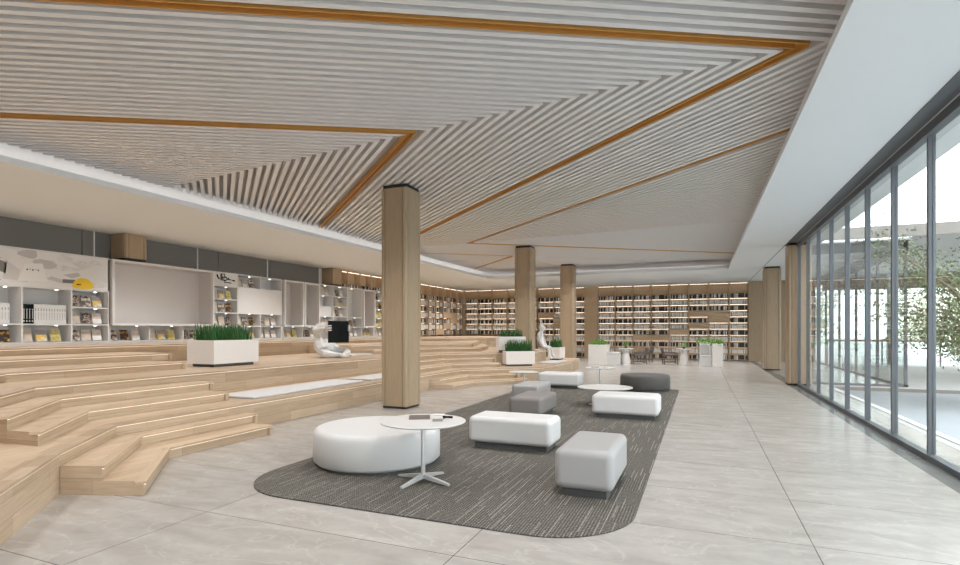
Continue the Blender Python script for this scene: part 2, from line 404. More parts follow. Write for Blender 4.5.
# columns
def column(x, y, z0, z1, label, w=.565, gap=.07):
    t = thing('column', label, 'column', (x, y, z0), group=None)
    h = w/2
    make('core', MB().box(x-h+.03, x+h-.03, y-h+.03, y+h-.03, z0, z1), M['dark'], t)
    c = .085
    faces = MB()
    g = .012
    for sx, sy in ((0,-1),(0,1),(-1,0),(1,0)):
        if sx == 0: p = MB().box(x-h+c+g, x+h-c-g, min(y+sy*h, y+sy*(h-.05)), max(y+sy*h, y+sy*(h-.05)), z0+.045, z1-gap)
        else: p = MB().box(min(x+sx*h, x+sx*(h-.05)), max(x+sx*h, x+sx*(h-.05)), y-h+c+g, y+h-c-g, z0+.045, z1-gap)
        make('cladding_panel', p, M['oakcol'], t)
    for sx in (-1,1):
        for sy in (-1,1):
            cx, cy = x+sx*h, y+sy*h
            poly = [(cx-sx*c, cy), (cx-sx*.03, cy), (cx, cy-sy*.03), (cx, cy-sy*c), (cx-sx*.05, cy-sy*c), (cx-sx*c, cy-sy*.05)]
            make('corner_strip', MB().prism(poly, z0+.045, z1-gap), M['oakcol'], t)
    return t
column(-5.4, 9.05, 0, ZL, 'oak clad column nearest the viewer, rising behind the white round ottoman')
column(-5.4, 17.05, 6*R+.002, ZL, 'second oak column, rising from the stepped seating behind the long planters')
column(-5.2, 22.45, 0, ZL, 'third oak column, standing past the right end of the stepped seating')
column(2.5, 22.8, 0, ZS, 'oak column standing free in front of the right end of the bookcase wall')
column(2.5, 16.9, 0, ZS, 'oak column at the far end of the dark framed glass wall')
column(-13.2, 8.98, 3.22, ZS, 'oak column top showing above the large niche of the white shelving', gap=.004)
column(-13.2, 16.95, 3.22, ZS, 'oak column top showing where the grey frieze meets the wooden bookcases', gap=.004)

# glass wall
def glass_wall(n, ys, y0, y1):
    w = thing('window_%d' % n, None, None, (2.48, y0, 0), kind='structure')
    make('bottom_rail', MB().box(2.42, 2.52, y0, y1, 0, .06), M['frame'], w)
    make('top_rail', MB().box(2.42, 2.52, y0, y1, 3.76, ZS), M['frame'], w)
    for y in ys: make('mullion', MB().box(2.43, 2.5, y+.0, y+.055, .07, 3.74), M['frame'], w)
    yy = sorted(list(ys) + [y0, y1])
    for a, b in zip(yy[:-1], yy[1:]):
        if b-a > .2: make('pane', MB().box(2.462, 2.474, a+(.055 if a in ys else 0), b, .06, 3.76), M['glass'], w)
    return w
glass_wall(2, [7.64-1.262*k for k in range(10, 0, -1)] + [7.64+1.262*k for k in range(8)], -4.9, 16.6)

make('trim_%d' % ti[0], MB().box(2.2, 2.4, -5, 17.3, ZS+.0, ZS+.05).box(2.19, 2.2, -5, 17.3, ZS-.01, ZS+.05), M['frame'], kind='structure'); ti[0] += 1
make('trim_%d' % ti[0], MB().box(2.4, 3.05, -5, 17.15, ZS+.0, ZS+.16), M['canopy'], kind='structure'); ti[0] += 1   # eave outside
w3 = thing('window_3', None, None, (5.0, 17.2, 0), kind='structure')
make('bottom_rail', MB().box(4.95, 5.05, 17.2, 29.3, 0, .06).box(2.85, 5.05, 17.2, 17.28, 0, .06), M['frame'], w3)
make('top_rail', MB().box(4.95, 5.05, 17.2, 29.3, 3.5, ZS).box(2.85, 5.05, 17.2, 17.28, 3.6, ZS), M['frame'], w3)
for yy_ in (17.2, 19.6, 22, 24.4, 26.8, 29.24): make('mullion', MB().box(4.96, 5.03, yy_, yy_+.06, .06, 3.5), M['frame'], w3)
make('pane', MB().box(4.99, 5.0, 17.3, 29.2, .06, 3.5), M['glass'], w3); make('pane', MB().box(2.9, 4.94, 17.23, 17.24, .06, 3.6), M['glass'], w3)

# ------------------------------------------------------------------ stepped seating
R = .13
def offs(pl, d):  # offset an open polyline to its right side (towards the floor) by d
    out = []
    n = len(pl)
    for i in range(n):
        a = Vector(pl[max(i-1,0)]); b = Vector(pl[i]); c = Vector(pl[min(i+1,n-1)])
        d1 = (b-a).normalized() if i > 0 else (c-b).normalized(); d2 = (c-b).normalized() if i < n-1 else d1
        n1 = Vector((d1.y, -d1.x)); n2 = Vector((d2.y, -d2.x)); m = (n1+n2).normalized()
        k = d/max(.3, m.dot(n1)); out.append((b.x+m.x*k, b.y+m.y*k))
    return out
seat = thing('stepped_seating', 'light oak stepped seating terraces along the left wall', 'seating steps', (-7, 10, 0))
def strips(front, z, parent, led=True, name='nosing', big=False):
    """tread edge board along a front polyline with a light under it"""
    o = offs(front, .02); i_ = offs(front, -.15 if big else -.07)
    mb = MB()
    for k in range(len(front)-1): mb.prism([o[k], o[k+1], i_[k+1], i_[k]], z-.022, z+.0015)
    ob = make(name, mb, M['oakend'] if big else M['oak'], parent)
    if led:
        a = offs(front, .002); b = offs(front, .014); mb = MB()
        for k in range(len(front)-1): mb.prism([a[k], b[k], b[k+1], a[k+1]], z-.028, z-.0225)
        make('light_strip', mb, M['ledstep'], ob)
def tier(front, back, z0, z1, name='tier'):
    o = make(name, MB().prism(front + back, z0, z1), M['oak'], seat)
    strips(front, z1, o, big=True)
    return o
T1 = [(-2.8,.5),(-4.49,2.15),(-5.4,3.03),(-6.33,4.15),(-6.32,8),(-6.28,11.8),(-6.2,13.6),(-4.7,15.0),(-4.35,15.3),(-4.16,18.3)]
T2 = [(-4.2,.5),(-6.72,3.0),(-7.78,4.08),(-7.8,9),(-7.6,12),(-7.3,14.5),(-5.75,15.9),(-5.1,16.3),(-5.1,18.6)]
T3 = [(-7.7,.5),(-11.2,4.0),(-11.2,18.4),(-8.6,21.6),(-8.6,29.1)]
tier(T1, [(-4.4,21.0),(-8.5,21.0),(-8.5,29.1),(-13.48,29.1),(-13.48,.5)], 0, 3*R)
tier(T2, [(-6.4,20.4),(-8.55,20.6),(-8.55,29.1),(-13.48,29.1),(-13.48,.5)], 3*R, 6*R)
tier(T3, [(-13.48,29.1),(-13.48,.5)], 6*R, 9*R)
def step(front, back, k, endp=True):
    o = make('step', MB().prism(front+back, (k-1)*R, k*R), M['oak'], seat)
    strips(front, k*R, o)
    if endp:                                # little rounded post closing the far end of the riser
        x, y = front[-1]
        make('end_post', MB().lathe([(.035,(k-1)*R),(.035,k*R-.024)], 12, x+.012, y-.05), M['oak'], o, smooth=40)
    return o
step([(-4.65,3.3),(-5.72,4.36),(-5.72,5.98)], [(-6.31,5.98),(-6.325,4.16),(-5.4,3.04)], 1)
step([(-5.04,3.18),(-6.1,4.3),(-6.1,6.08)], [(-6.31,6.08),(-6.325,4.16),(-5.4,3.04)], 2)
step([(-5.85,3.1),(-6.92,4.2),(-6.92,6.3)], [(-7.77,6.3),(-7.77,4.09),(-6.72,3.01)], 4)
step([(-6.25,3.05),(-7.42,4.18),(-7.42,6.45)], [(-7.78,6.45),(-7.77,4.09),(-6.72,3.01)], 5)
step([(-6.8,2.2),(-8.85,4.3),(-8.8,7.05)], [(-11.19,7.05),(-11.19,4.01),(-8.7,1.52)], 7)
step([(-7.8,2.0),(-9.9,4.2),(-9.8,7.54)], [(-11.19,7.54),(-11.19,4.01),(-8.7,1.52)], 8)
step([(-5.7,12.02),(-5.58,13.1),(-4.45,14.35)], [(-4.76,14.93),(-6.19,13.57),(-6.27,11.9)], 1)
step([(-6.07,12.05),(-5.9,13.45),(-4.85,14.6)], [(-4.85,14.85),(-6.19,13.57),(-6.27,11.9)], 2)
step([(-6.75,12.0),(-6.63,14.0),(-5.55,15.05)], [(-5.9,15.75),(-7.29,14.49),(-7.59,12.0)], 4)
step([(-7.25,12.0),(-7.03,14.3),(-5.85,15.4)], [(-5.95,15.7),(-7.29,14.49),(-7.59,12.0)], 5)
step([(-8.8,13.2),(-8.07,15.45),(-6.84,16.63)], [(-7.3,18.5),(-8.7,21.4),(-11.19,18.4),(-11.19,13.2)], 7)
step([(-9.6,13.2),(-8.9,15.8),(-7.36,17.18)], [(-7.8,18.6),(-8.75,21.3),(-11.19,18.4),(-11.19,13.2)], 8)

# seat mats
def mat_(x0, x1, y0, y1, z, label, rz=0, c=None):
    o = make('seat_mat', MB().box(x0, x1, y0, y1, z, z+.035), M['cushion'], loc=((x0+x1)/2,(y0+y1)/2,z), rz=rz, bevel=(.012,2), smooth=40,
             label=label, cat='seat cushion', group=None)
mat_(-7.38,-6.6,6.5,9.55, 3*R+.003, 'long pale grey seat mat on the low tier, left of the near column')
mat_(-7.3,-6.62,9.85,11.35, 3*R+.003, 'short pale grey seat mat on the low tier beside the near column')
mat_(-9.6,-8.75,12.1,13.1, 6*R+.003, 'pale grey seat mat on the middle tier in front of the reading sculpture')
mat_(-5.0,-4.35,17.1,18.55, 3*R+.003, 'pale grey seat mat at the right end of the low tier below the seated figure', rz=-.05)
mat_(-6.95,-6.5,11.45,11.75, 3*R+.003, 'small pale mat just right of the near column on the low tier')

# ------------------------------------------------------------------ planters with grass
def planter(x, y, z, L, W, rz, label, H=.43, blades=520, gh=.36, seed=1, plh=.06, group=None):
    rnd = random.Random(seed)
    t = thing('planter', label, 'planter', (x,y,z), rz, group=group, local=True)
    hl, hw = L/2, W/2
    make('base', MB().box(-hw+.07, hw-.07, -hl+.07, hl-.07, .003, plh), M['plinth'], t, local=True)
    w = .03; b = MB()
    b.box(-hw, hw, -hl, hl, plh, plh+.03).box(-hw, -hw+w, -hl, hl, plh+.03, plh+H).box(hw-w, hw, -hl, hl, plh+.03, plh+H)
    b.box(-hw+w, hw-w, -hl, -hl+w, plh+.03, plh+H).box(-hw+w, hw-w, hl-w, hl, plh+.03, plh+H)
    make('trough', b, M['pot'], t, local=True)
    make('soil', MB().box(-hw+w, hw-w, -hl+w, hl-w, plh+H-.08, plh+H-.05), M['soil'], t, local=True)
    g = MB()
    for i in range(blades):
        px = rnd.uniform(-hw+.07, hw-.07); py = rnd.uniform(-hl+.07, hl-.07); a = rnd.uniform(0, 2*pi)
        h = gh*rnd.uniform(.4, 1.15); bw = rnd.uniform(.005, .011); ln = rnd.uniform(.02, .11)
        dx, dy = cos(a), sin(a); z0 = plh+H-.06
        pts = []
        for q, ww in ((0,1),(.5,.85),(.85,.5)):
            cx = px+dx*ln*q*q; cy = py+dy*ln*q*q
            pts += [(cx-dy*bw*ww, cy+dx*bw*ww, z0+h*q), (cx+dy*bw*ww, cy-dx*bw*ww, z0+h*q)]
        pts.append((px+dx*ln, py+dy*ln, z0+h))
        g.add(pts, [(0,1,3,2),(2,3,5,4),(4,5,6)])
    make('grass', g, M['grass'], t, local=True, kind='stuff')
    return t
planter(-8.98, 8.07, 6*R, 1.12, .72, 0, 'white trough of grass on the middle tier in front of the large niche', H=.46, blades=900, gh=.37, seed=2)
planter(-5.2, 15.75, 3*R, .92, .42, radians(-54), 'front white grass trough of the pair before the second column, on the low tier', H=.4, blades=520, gh=.4, seed=3)
planter(-5.62, 16.22, 6*R, .88, .38, radians(-54), 'rear white grass trough of the pair before the second column, on the middle tier', H=.43, blades=260, gh=.3, seed=4, plh=.08)
planter(-4.98, 19.6, 3*R, .8, .46, 0, 'white trough of grass beside the seated figure, right of the second column', H=.41, blades=420, gh=.36, seed=5)

# ------------------------------------------------------------------ rug and lounge furniture
def rrect(x0, x1, y0, y1, rs, n=14):
    pts = []
    for (cx, cy, a0, r) in ((x1-rs[1], y0+rs[1], -90, rs[1]), (x1-rs[2], y1-rs[2], 0, rs[2]), (x0+rs[3], y1-rs[3], 90, rs[3]), (x0+rs[0], y0+rs[0], 180, rs[0])):
        for k in range(n+1):
            a = radians(a0 + 90*k/n); pts.append((cx+r*cos(a), cy+r*sin(a)))
    return pts
rp = rrect(-4.2, -.48, 3.72, 14.3, (.72,.72,.3,.3))
t = thing('rug', 'large dark grey woven rug with rounded corners under the ottomans', 'rug', (-2.3, 9, 0))
make('backing', MB().prism(rp, .0005, .006), M['rug_edge'], t)
make('pile', MB().prism(rp, .006, .011), M['rug'], t)
ZR = .0115
def ottoman(x0, x1, y0, y1, mat, label, h=.44, group=None):
    t = thing('ottoman', label, 'ottoman', ((x0+x1)/2, (y0+y1)/2, ZR))
    make('plinth', MB().box(x0+.07, x1-.07, y0+.07, y1-.07, ZR, ZR+.07), M['plinth'], t)
    mb = MB()
    # body: grid box slightly swollen, rounded by a bevel
    nx = 8
    me = MB().box(x0, x1, y0, y1, ZR+.07, h)
    o = make('cushion', me, M[mat], t, bevel=(.065, 6), smooth=60)
    return t
ottoman(-1.215, -.69, 4.68, 5.66, 'gleather', 'pale grey leather block ottoman nearest the viewer, at the near right of the rug', h=.438)
ottoman(-2.73, -1.65, 6.21, 6.76, 'wleather', 'white leather bench ottoman between the front side table and the near grey ottoman', h=.41)
ottoman(-2.97, -2.4, 8.45, 9.5, 'mleather', 'mid grey leather ottoman in the middle of the rug beside a paler one', h=.385)
ottoman(-3.58, -3.0, 10.35, 11.35, 'gleather', 'light grey leather ottoman directly behind the mid grey one', h=.385)
ottoman(-3.88, -2.8, 13.3, 14.0, 'wleather', 'white leather bench ottoman at the far end of the rug by the steps', h=.4)
ottoman(-1.71, -.62, 9.12, 9.78, 'wleather', 'white leather bench ottoman on the right of the rug in front of a round table', h=.405)
def round_ottoman(x, y, r, mat, label, h=.42):
    t = thing('round_ottoman', label, 'ottoman', (x,y,ZR))
    make('plinth', MB().lathe([(r-.05,ZR),(r-.05,ZR+.04)], 48, x, y), M['plinth'], t, smooth=40)
    pr = [(r-.03,ZR+.03),(r,ZR+.06),(r,h-.09)]
    for k in range(1, 7):
        a = radians(15*k); pr.append((r-.07+.07*cos(a), h-.075+.07*sin(a)))
    pr += [(r*.6,h),(.01,h+.003)]
    make('cushion', MB().lathe(pr, 72, x, y), M[mat], t, smooth=50)
round_ottoman(-3.41, 5.2, .71, 'wleather', 'large white round ottoman beside the near side table')
round_ottoman(-1.27, 13.85, .595, 'dleather', 'dark grey round ottoman at the far right corner of the rug', h=.405)
def campos(u, d):
    x = (u-480)/533.33*d; return (.9244*x - .3814*d, .3814*x + .9244*d)
def side_table(x, y, r, label, rot=0, z=.61, arms=4, zb=ZR):
    t = thing('side_table', label, 'table', (x,y,zb), group=None)
    make('table_top', MB().lathe([(r-.03,z-.022),(r-.004,z-.012),(r,z-.004),(r-.004,z)], 64, x, y), M['tablew'], t, smooth=40)
    make('stem', MB().lathe([(.022,zb+.05),(.022,z-.04),(.07,z-.035),(.07,z-.022)], 20, x, y), M['metalw'], t, smooth=40)
    for k in range(arms):
        a = rot + 2*pi*k/arms; c, s = cos(a), sin(a); L = .32
        pts = [(x-s*.02, y+c*.02), (x+s*.02, y-c*.02), (x+c*L+s*.014, y+s*L-c*.014), (x+c*L-s*.014, y+s*L+c*.014)]
        zz = [(.035,.08),(.035,.08),(.004,.022),(.004,.022)]
        vs = [(p[0],p[1],zb+q[0]) for p,q in zip(pts,zz)] + [(p[0],p[1],zb+q[1]) for p,q in zip(pts,zz)]
        make('foot', MB().add(vs, [(0,1,2,3),(4,7,6,5),(0,4,5,1),(1,5,6,2),(2,6,7,3),(3,7,4,0)]), M['metalw'], t)
    return t
side_table(-2.52, 4.64, .42, 'white round side table with star base, nearest, overlapping the big white round ottoman', rot=radians(-11))
side_table(*campos(605,10.6), .54, 'low white round table just behind the right-hand white bench ottoman', rot=.4, z=.37)
T3 = campos(599.7, 14.0); side_table(*T3, .38, 'small white round side table with magazines near the far end of the rug', rot=.2, z=.51)
side_table(*campos(524, 13.2), .37, 'small white round side table by the foot of the far steps', rot=.6, z=.47)
def magazine(x, y, z, w, d, rz, mat, label, h=.008):
    t = thing('magazine', label, 'magazine', (x,y,z), rz, local=True)
    make('pages', MB().box(-w/2+.003, w/2-.003, -d/2+.003, d/2-.003, .0005, h), M['paper'], t, local=True)
    make('cover', MB().box(-w/2, w/2, -d/2, d/2, h, h+.0015), M[mat], t, local=True)
magazine(-2.62, 4.75, .6105, .21, .28, .5, 'brown', 'dark magazine lying at the left on the nearest side table')
magazine(-2.52, 4.98, .6105, .12, .08, .3, 'paper', 'pale booklet at the far edge of the nearest side table')
magazine(-2.37, 4.66, .6105, .1, .15, .5, 'mleather', 'grey leaflet in the middle of the nearest side table')
t = thing('reading_glasses', 'black folded reading glasses on the nearest side table', 'glasses', (-2.36,4.85,.611))
make('frame_front', MB().box(-2.41,-2.3,4.85,4.857,.612,.632), M['black'], t)
make('temple', MB().tube([(-2.355,4.853,.625),(-2.37,4.78,.615)], .004, 6), M['black'], t)
magazine(T3[0]-.12, T3[1], .5105, .2, .14, .2, 'black', 'dark magazine on the small far side table')
magazine(T3[0]+.14, T3[1], .5105, .1, .1, .8, 'brown', 'small dark booklet on the small far side table')

# ------------------------------------------------------------------ white display shelving on the left wall
XF, XBk = -12.95, -13.44
ZD = 9*R
k_ = .981
def Z(i): return 1.226 + .392*i
def Y(v): return v*k_
BT = .028
ordn = ['bottom', 'second', 'third', 'fourth', 'top']
covers = {
 'c0': ('dark brown patterned', cover_mat('brown_print', (.03,.02,.018), (.4,.3,.24), 22)),
 'c1': ('cream and brown', cover_mat('cream_print', (.5,.4,.3), (.62,.54,.46), 7, .42)),
 'c2': ('white and yellow', cover_mat('yellow_white_print', (.75,.5,.08), (.7,.68,.64), 12)),
 'c3': ('olive yellow', cover_mat('olive_print', (.5,.36,.07), (.58,.53,.26), 16)),
 'c4': ('black and orange', cover_mat('orange_print', (.035,.025,.02), (.72,.36,.07), 11, .57)),
 'c5': ('pale beige', cover_mat('beige_print', (.5,.42,.35), (.6,.54,.48), 5)),
 'c6': ('dark and cream', cover_mat('photo_print', (.1,.065,.05), (.62,.54,.46), 12)),
}
M['spineband'] = plain('grey_band', (.3,.27,.25), .5, noise=.1)
bookproto = {}
def display_book(kind):
    if kind in bookproto: return bookproto[kind]
    t = thing('display_book', 'x', 'book', (0,0,0), local=True)
    # stands face out, leaning back; local +X faces the room
    Mx = Matrix.Rotation(radians(-14), 4, 'Y')
    make('pages', MB().box(-.024, -.003, -.098, .098, .003, .262).xf(Mx), M['paper'], t, local=True)
    make('cover', MB().box(-.003, .001, -.102, .102, 0, .265).xf(Mx), covers[kind][1] if kind != 'c2' else M['spineband'], t, local=True)
    if kind in ('c1','c2','c5'):
        make('title_band', MB().box(.001, .002, -.1, .1, .01, .15 if kind == 'c2' else .12).xf(Mx), covers['c2' if kind == 'c2' else 'c1'][1] if kind != 'c5' else M['paper'], t, local=True)
    t.location = (0,0,-50); bookproto[kind] = t
    return t
placed = {}
def put_book(kind, x, y, z, label, group):
    p = display_book(kind)
    if kind not in placed: o = p; placed[kind] = 1
    else: o = copy_tree(p)
    o.location = (x, y, z); o['label'] = label; o['group'] = group
rb = random.Random(3)
kinds = ['c1','c2','c3','c0','c5','c4','c6']
seqs = [('c0','c4','c5'),('c1','c2','c3'),('c0','c6','c5'),('c1','c6','c4'),('c6','c1','c5'),('c5','c5','c5'),('c1','c2','c3'),('c0','c0','c5')]
def cell_books(u, cell, y0, y1, z, bay, row, seq=None, n=3, pad=.14):
    seq = seq or seqs[(cell*3+row*5) % len(seqs)]
    for i in range(n):
        y = y0 + .13 + i*.27*(y1-y0)/.93
        pos = ('left','middle','right')[i]
        put_book(seq[i], XF-.12, y+.02, z+BT/2+.01, '%s book, %s on %s shelf %s' % (covers[seq[i]][0], pos, ordn[row], bay), 'face-out books on the white shelving')
class Unit:
    def __init__(s, label, y0, y1, zt=Z(5)):
        s.y0, s.y1 = y0, y1; s.t = thing('display_shelf', label, 'shelving unit', (XF, y0, ZD))
        make('back_panel', MB().box(XBk, XBk+.02, y0, y1, ZD+.002, zt), M['shelfw'], s.t)
        make('plinth', MB().box(XBk+.02, XF-.01, y0+.002, y1-.002, ZD+.002, Z(0)-BT/2), M['shelfw'], s.t)
    def h(s, i, a, b): make('shelf', MB().box(XBk+.02, XF, a, b, Z(i)-BT/2, Z(i)+BT/2), M['shelfw'], s.t)
    def v(s, y, i, j): make('upright', MB().box(XBk+.02, XF, y-BT/2, y+BT/2, Z(i)+BT/2, Z(j)-BT/2), M['shelfw'], s.t)
    def panel(s, a, b, i, j, mat='shelfw', name='closed_panel'): return make(name, MB().box(XF-.03, XF+.002, a+.02, b-.02, Z(i)+BT/2, Z(j)-BT/2), M[mat], s.t)
    def light(s, y, i): make('puck_light', MB().lathe([(.028,Z(i)-BT/2-.012),(.028,Z(i)-BT/2-.001)], 10, XF-.16, y), M['puck'], s.t)
    def niche(s, a, b, i, j):
        fw = .055; z0, z1 = Z(i)-.005, Z(j)+.0; xf = XF+.09
        f = MB().box(XF+.002, xf, a, a+fw, z0, z1).box(XF+.002, xf, b-fw, b, z0, z1).box(XF+.002, xf, a+fw, b-fw, z0, z0+fw).box(XF+.002, xf, a+fw, b-fw, z1-fw, z1)
        make('niche_frame', f, M['shelfw'], s.t)
        l = MB().box(XBk+.021, XBk+.03, a+.02, b-.02, z0+.02, z1-.02).box(XBk+.03, XF+.002, a+.02, a+fw-.002, z0+.03, z1-.03).box(XBk+.03, XF+.002, b-fw+.002, b-.02, z0+.03, z1-.03)
        l.box(XBk+.03, XF+.002, a+fw, b-fw, z0+.02, z0+fw-.002).box(XBk+.03, XF+.002, a+fw, b-fw, z1-fw+.002, z1-.02)
        make('niche_lining', l, M['niche'], s.t)
y = [Y(v) for v in (4.75,5.75,6.71,7.67,8.5)]
U = Unit('white display shelving with the crumpled paper picture across its top', y[0], y[4])
for i in (0,1,3,5): U.h(i, y[0], y[4])
U.h(2, y[3], y[4])
for a in y: U.v(min(max(a, y[0]+BT/2), y[4]-BT/2), 0, 1); U.v(min(max(a, y[0]+BT/2), y[4]-BT/2), 1, 3)
for n_, (a, b) in enumerate(zip(y[:-1], y[1:])):
    nm_ = ['at the picture edge','left of the black binders','under the black binders','in narrow bay beside the large niche'][n_]
    cell_books(U, n_, a, b, Z(0), nm_, 0, [('c5','c4','c0'),('c0','c1','c4'),('c1','c2','c3'),('c6','c1','c5')][n_])
    U.light(b-.22, 1)
    if n_ < 3: U.light(b-.22, 3)
for i, sq in ((1, ('c1','c0','c5')), (2, ('c0','c6','c2'))):
    cell_books(U, 3, y[3], y[4], Z(i), 'in narrow bay beside the large niche', i, sq); U.light(y[4]-.22, i+1)
# picture
t = thing('wall_picture', 'wide picture of crumpled white paper with a yellow bag, above the binders', 'picture', (XF, y[0], Z(3)))
pz0, pz1 = Z(3)+BT/2+.002, Z(5)-BT/2-.002
make('print', MB().box(XF-.03, XF-.005, y[0]+.03, y[4]-.03, pz0, pz1), M['poster'], t)
def flat(pts, mat, name, dx=.001):
    n = len(pts); a = [(XF-.005+dx+.001, p[0], p[1]) for p in pts]; b = [(XF-.005, p[0], p[1]) for p in pts]
    make(name, MB().add(a+b, [list(range(n)), list(range(n, 2*n))[::-1]] + [(i,(i+1) % n,n+(i+1) % n,n+i)[::-1] for i in range(n)]), mat, t)
yc, zc = 7.76, pz0+.12
flat([(yc+.23*cos(a)*(1 if sin(a) > 0 else .97), zc-.06+(.2*sin(a) if sin(a) > 0 else .05*sin(a))) for a in [2*pi*k/28 for k in range(28)]], M['yellow'], 'yellow_bag')
flat([(yc-.42,zc+.0),(yc-.2,zc),(yc-.16,zc+.09),(yc-.42,zc+.08)], M['grey'], 'dark_lens')
flat([(yc-.14,zc-.03),(yc-.04,zc-.02),(yc-.05,zc-.0),(yc-.13,zc-.0)], M['black'], 'bag_opening', .003)
flat([(6.25,pz0+.12),(6.5,pz0+.1),(6.55,pz0+.32),(6.3,pz0+.5)], M['niche'], 'paper_fold')
flat([(6.5,pz0+.1),(7.05,pz0+.12),(6.95,pz0+.5),(6.62,pz0+.46)], M['paper'], 'paper_sheet', .002)
for q in range(5): flat([(6.66+.05*q,pz0+.33+.02*(q%2)),(6.69+.05*q,pz0+.33+.02*(q%2)),(6.68+.05*q,pz0+.36),(6.66+.05*q,pz0+.36)], M['black'], 'ink_mark', .004)
flat([(6.1,pz0+.33),(6.3,pz0+.22),(6.32,pz0+.44),(6.18,pz0+.5)], M['mleather'], 'shadowed_fold')
flat([(5.75,pz0+.14),(6.2,pz0+.08),(6.22,pz0+.1),(5.75,pz0+.2)], M['mleather'], 'shadowed_fold')
# binders
def binder(kind, y0, label, group, cache={}):
    z = Z(1)+BT/2+.001
    if kind not in cache:
        o = thing('binder', 'x', 'binder', (0,0,0), local=True)
        b = M['shelfw'] if kind == 'white' else M['black']
        make('spine', MB().box(-.02, 0, 0, .05, 0, .41), M['tablew'] if kind == 'white' else M['black'], o, local=True, bevel=(.004,2))
        make('pages', MB().box(-.27, -.02, .003, .047, .004, .405), M['paper'], o, local=True)
        make('label_mark', MB().box(0, .001, .018, .034, .27, .33).box(0, .001, .022, .03, .08, .24) if kind == 'white' else MB().box(0, .001, .014, .036, .29, .31).box(0, .001, .014, .036, .04, .07).box(0, .001, .02, .032, .1, .28), M['spineband'] if kind == 'white' else M['cushion'], o, local=True)
        cache[kind] = o
    else: o = copy_tree(cache[kind])
    o.location = (XF-.05, y0, z); o['label'] = label; o['group'] = group
for i in range(4): binder('black', y[2]+.03+.0515*i, 'black binder standing left of the white binders below the picture', 'black binders')
for i in range(12): binder('white', y[2]+.24+.0515*i, 'white binder in the row right of the black binders', 'white binders beside the black ones')
for i in range(14): binder('white', y[1]+.03+.0515*i, 'white binder in the row at the left edge, left of the black binders', 'white binders at the left edge')

# large niche unit
ya, yb = Y(8.5), Y(11.45)
U = Unit('white shelving unit framing the large empty niche', ya+.002, yb)
for i in (0,1): U.h(i, ya+.004, yb)
yy = [ya+.02, Y(9.52), Y(10.5), yb-.014]
for a in yy: U.v(a, 0, 1)
for n_, (a, b) in enumerate(zip(yy[:-1], yy[1:])):
    cell_books(U, n_, a, b, Z(0), ['under the left of the large niche','under the middle of the large niche','under the right of the large niche'][n_], 0, [('c6','c4','c5'),('c1','c2','c3'),('c0','c6','c5')][n_]); U.light(b-.22, 1)
U.niche(ya+.02, yb-.002, 1, 5)
make('top_board', MB().box(XBk+.02, XF, ya+.004, yb, Z(5)-.02, Z(5)), M['shelfw'], U.t)
# sign / closed panel unit
b0, b1, b2, b3 = Y(11.46)+.02, Y(12.38), Y(13.3), Y(14.27)
U = Unit('white display shelving with black lettering in its top corner', b0, b3)
for i in (0,1,4,5): U.h(i, b0, b3)
U.h(2, b0, b3); U.h(3, b0, b1)
for a, i, j in ((b0+.014,0,1),(b0+.014,1,2),(b0+.014,2,3),(b0+.014,3,4),(b0+.014,4,5),(b1,0,1),(b1,1,2),(b1,2,3),(b1,3,4),(b1,4,5),(b2,0,1),(b2,1,2),(b2,4,5),(b3-.014,0,1),(b3-.014,1,2),(b3-.014,2,4),(b3-.014,4,5)): U.v(a, i, j)
U.panel(b1, b3, 2, 4)
U.panel(b0, b1, 4, 5, name='sign_panel')
for r_ in range(4):
    cell_books(U, 0, b0, b1, Z(r_), 'below the black lettering', r_, [('c0','c1','c6'),('c5','c1','c0'),('c1','c6','c4'),('c1','c2','c3')][r_]); U.light(b1-.3, r_+1)
for c_, (a, b) in enumerate(((b1,b2),(b2,b3))):
    w = ['below the left half of the closed panel','below the right half of the closed panel'][c_]
    for r_ in (0,1): cell_books(U, c_, a, b, Z(r_), w, r_, [[('c0','c0','c2'),('c1','c6','c4')],[('c5','c5','c5'),('c6','c1','c5')]][c_][r_]); U.light(b-.3, r_+1)
cell_books(U, 0, b1, b2, Z(4), 'above the closed panel', 4, ('c1','c5','c6')); U.light(b2-.3, 5); U.light(b3-.4, 5)
t = thing('wall_lettering', 'black brush lettering on the white panel right of the large niche', 'sign', (XF+.002, b0+.1, Z(4)+.05))
sx = (b1-b0)
def stroke(pts, r=.011):
    q = [(XF+.006, b0+.04+a*sx*.95/1.0, Z(4)+.03+b*.34) for a, b in pts]; make('stroke', MB().tube(q, r, 6), M['black'], t)
for s_, r in (([(.1,.85),(.14,.6),(.2,.5)],.02),([(.27,.92),(.27,.4)],.018),([(.25,.92),(.42,.95),(.42,.62)],.014),([(.27,.66),(.45,.66)],.012),([(.34,.8),(.34,.42),(.45,.36)],.012),([(.27,.42),(.5,.42)],.014),([(.46,.75),(.52,.6),(.56,.5)],.011),([(.5,.52),(.7,.5)],.013),([(.58,.66),(.6,.5)],.017),([(.42,.42),(.42,.22),(.55,.24)],.013),([(.56,.24),(.7,.22)],.014),([(.74,.5),(.86,.48)],.012),([(.76,.44),(.88,.42)],.009),([(.3,.54),(.4,.54)],.008)): stroke(s_, r)
# twin niche unit
c0, c1, c2 = Y(14.28)+.02, Y(15.28), Y(16.15)
U = Unit('white shelving unit with two tall narrow empty niches side by side', c0, c2)
for i in (0,1): U.h(i, c0, c2)
for a in (c0+.014, c1, c2-.014): U.v(a, 0, 1)
cell_books(U, 0, c0, c1, Z(0), 'under the left tall niche', 0, ('c1','c2','c3')); U.light(c1-.3, 1)
cell_books(U, 1, c1, c2, Z(0), 'under the right tall niche', 0, ('c0','c0','c5')); U.light(c2-.3, 1)
U.niche(c0+.01, c1-.02, 1, 5); U.niche(c1+.02, c2-.01, 1, 5)
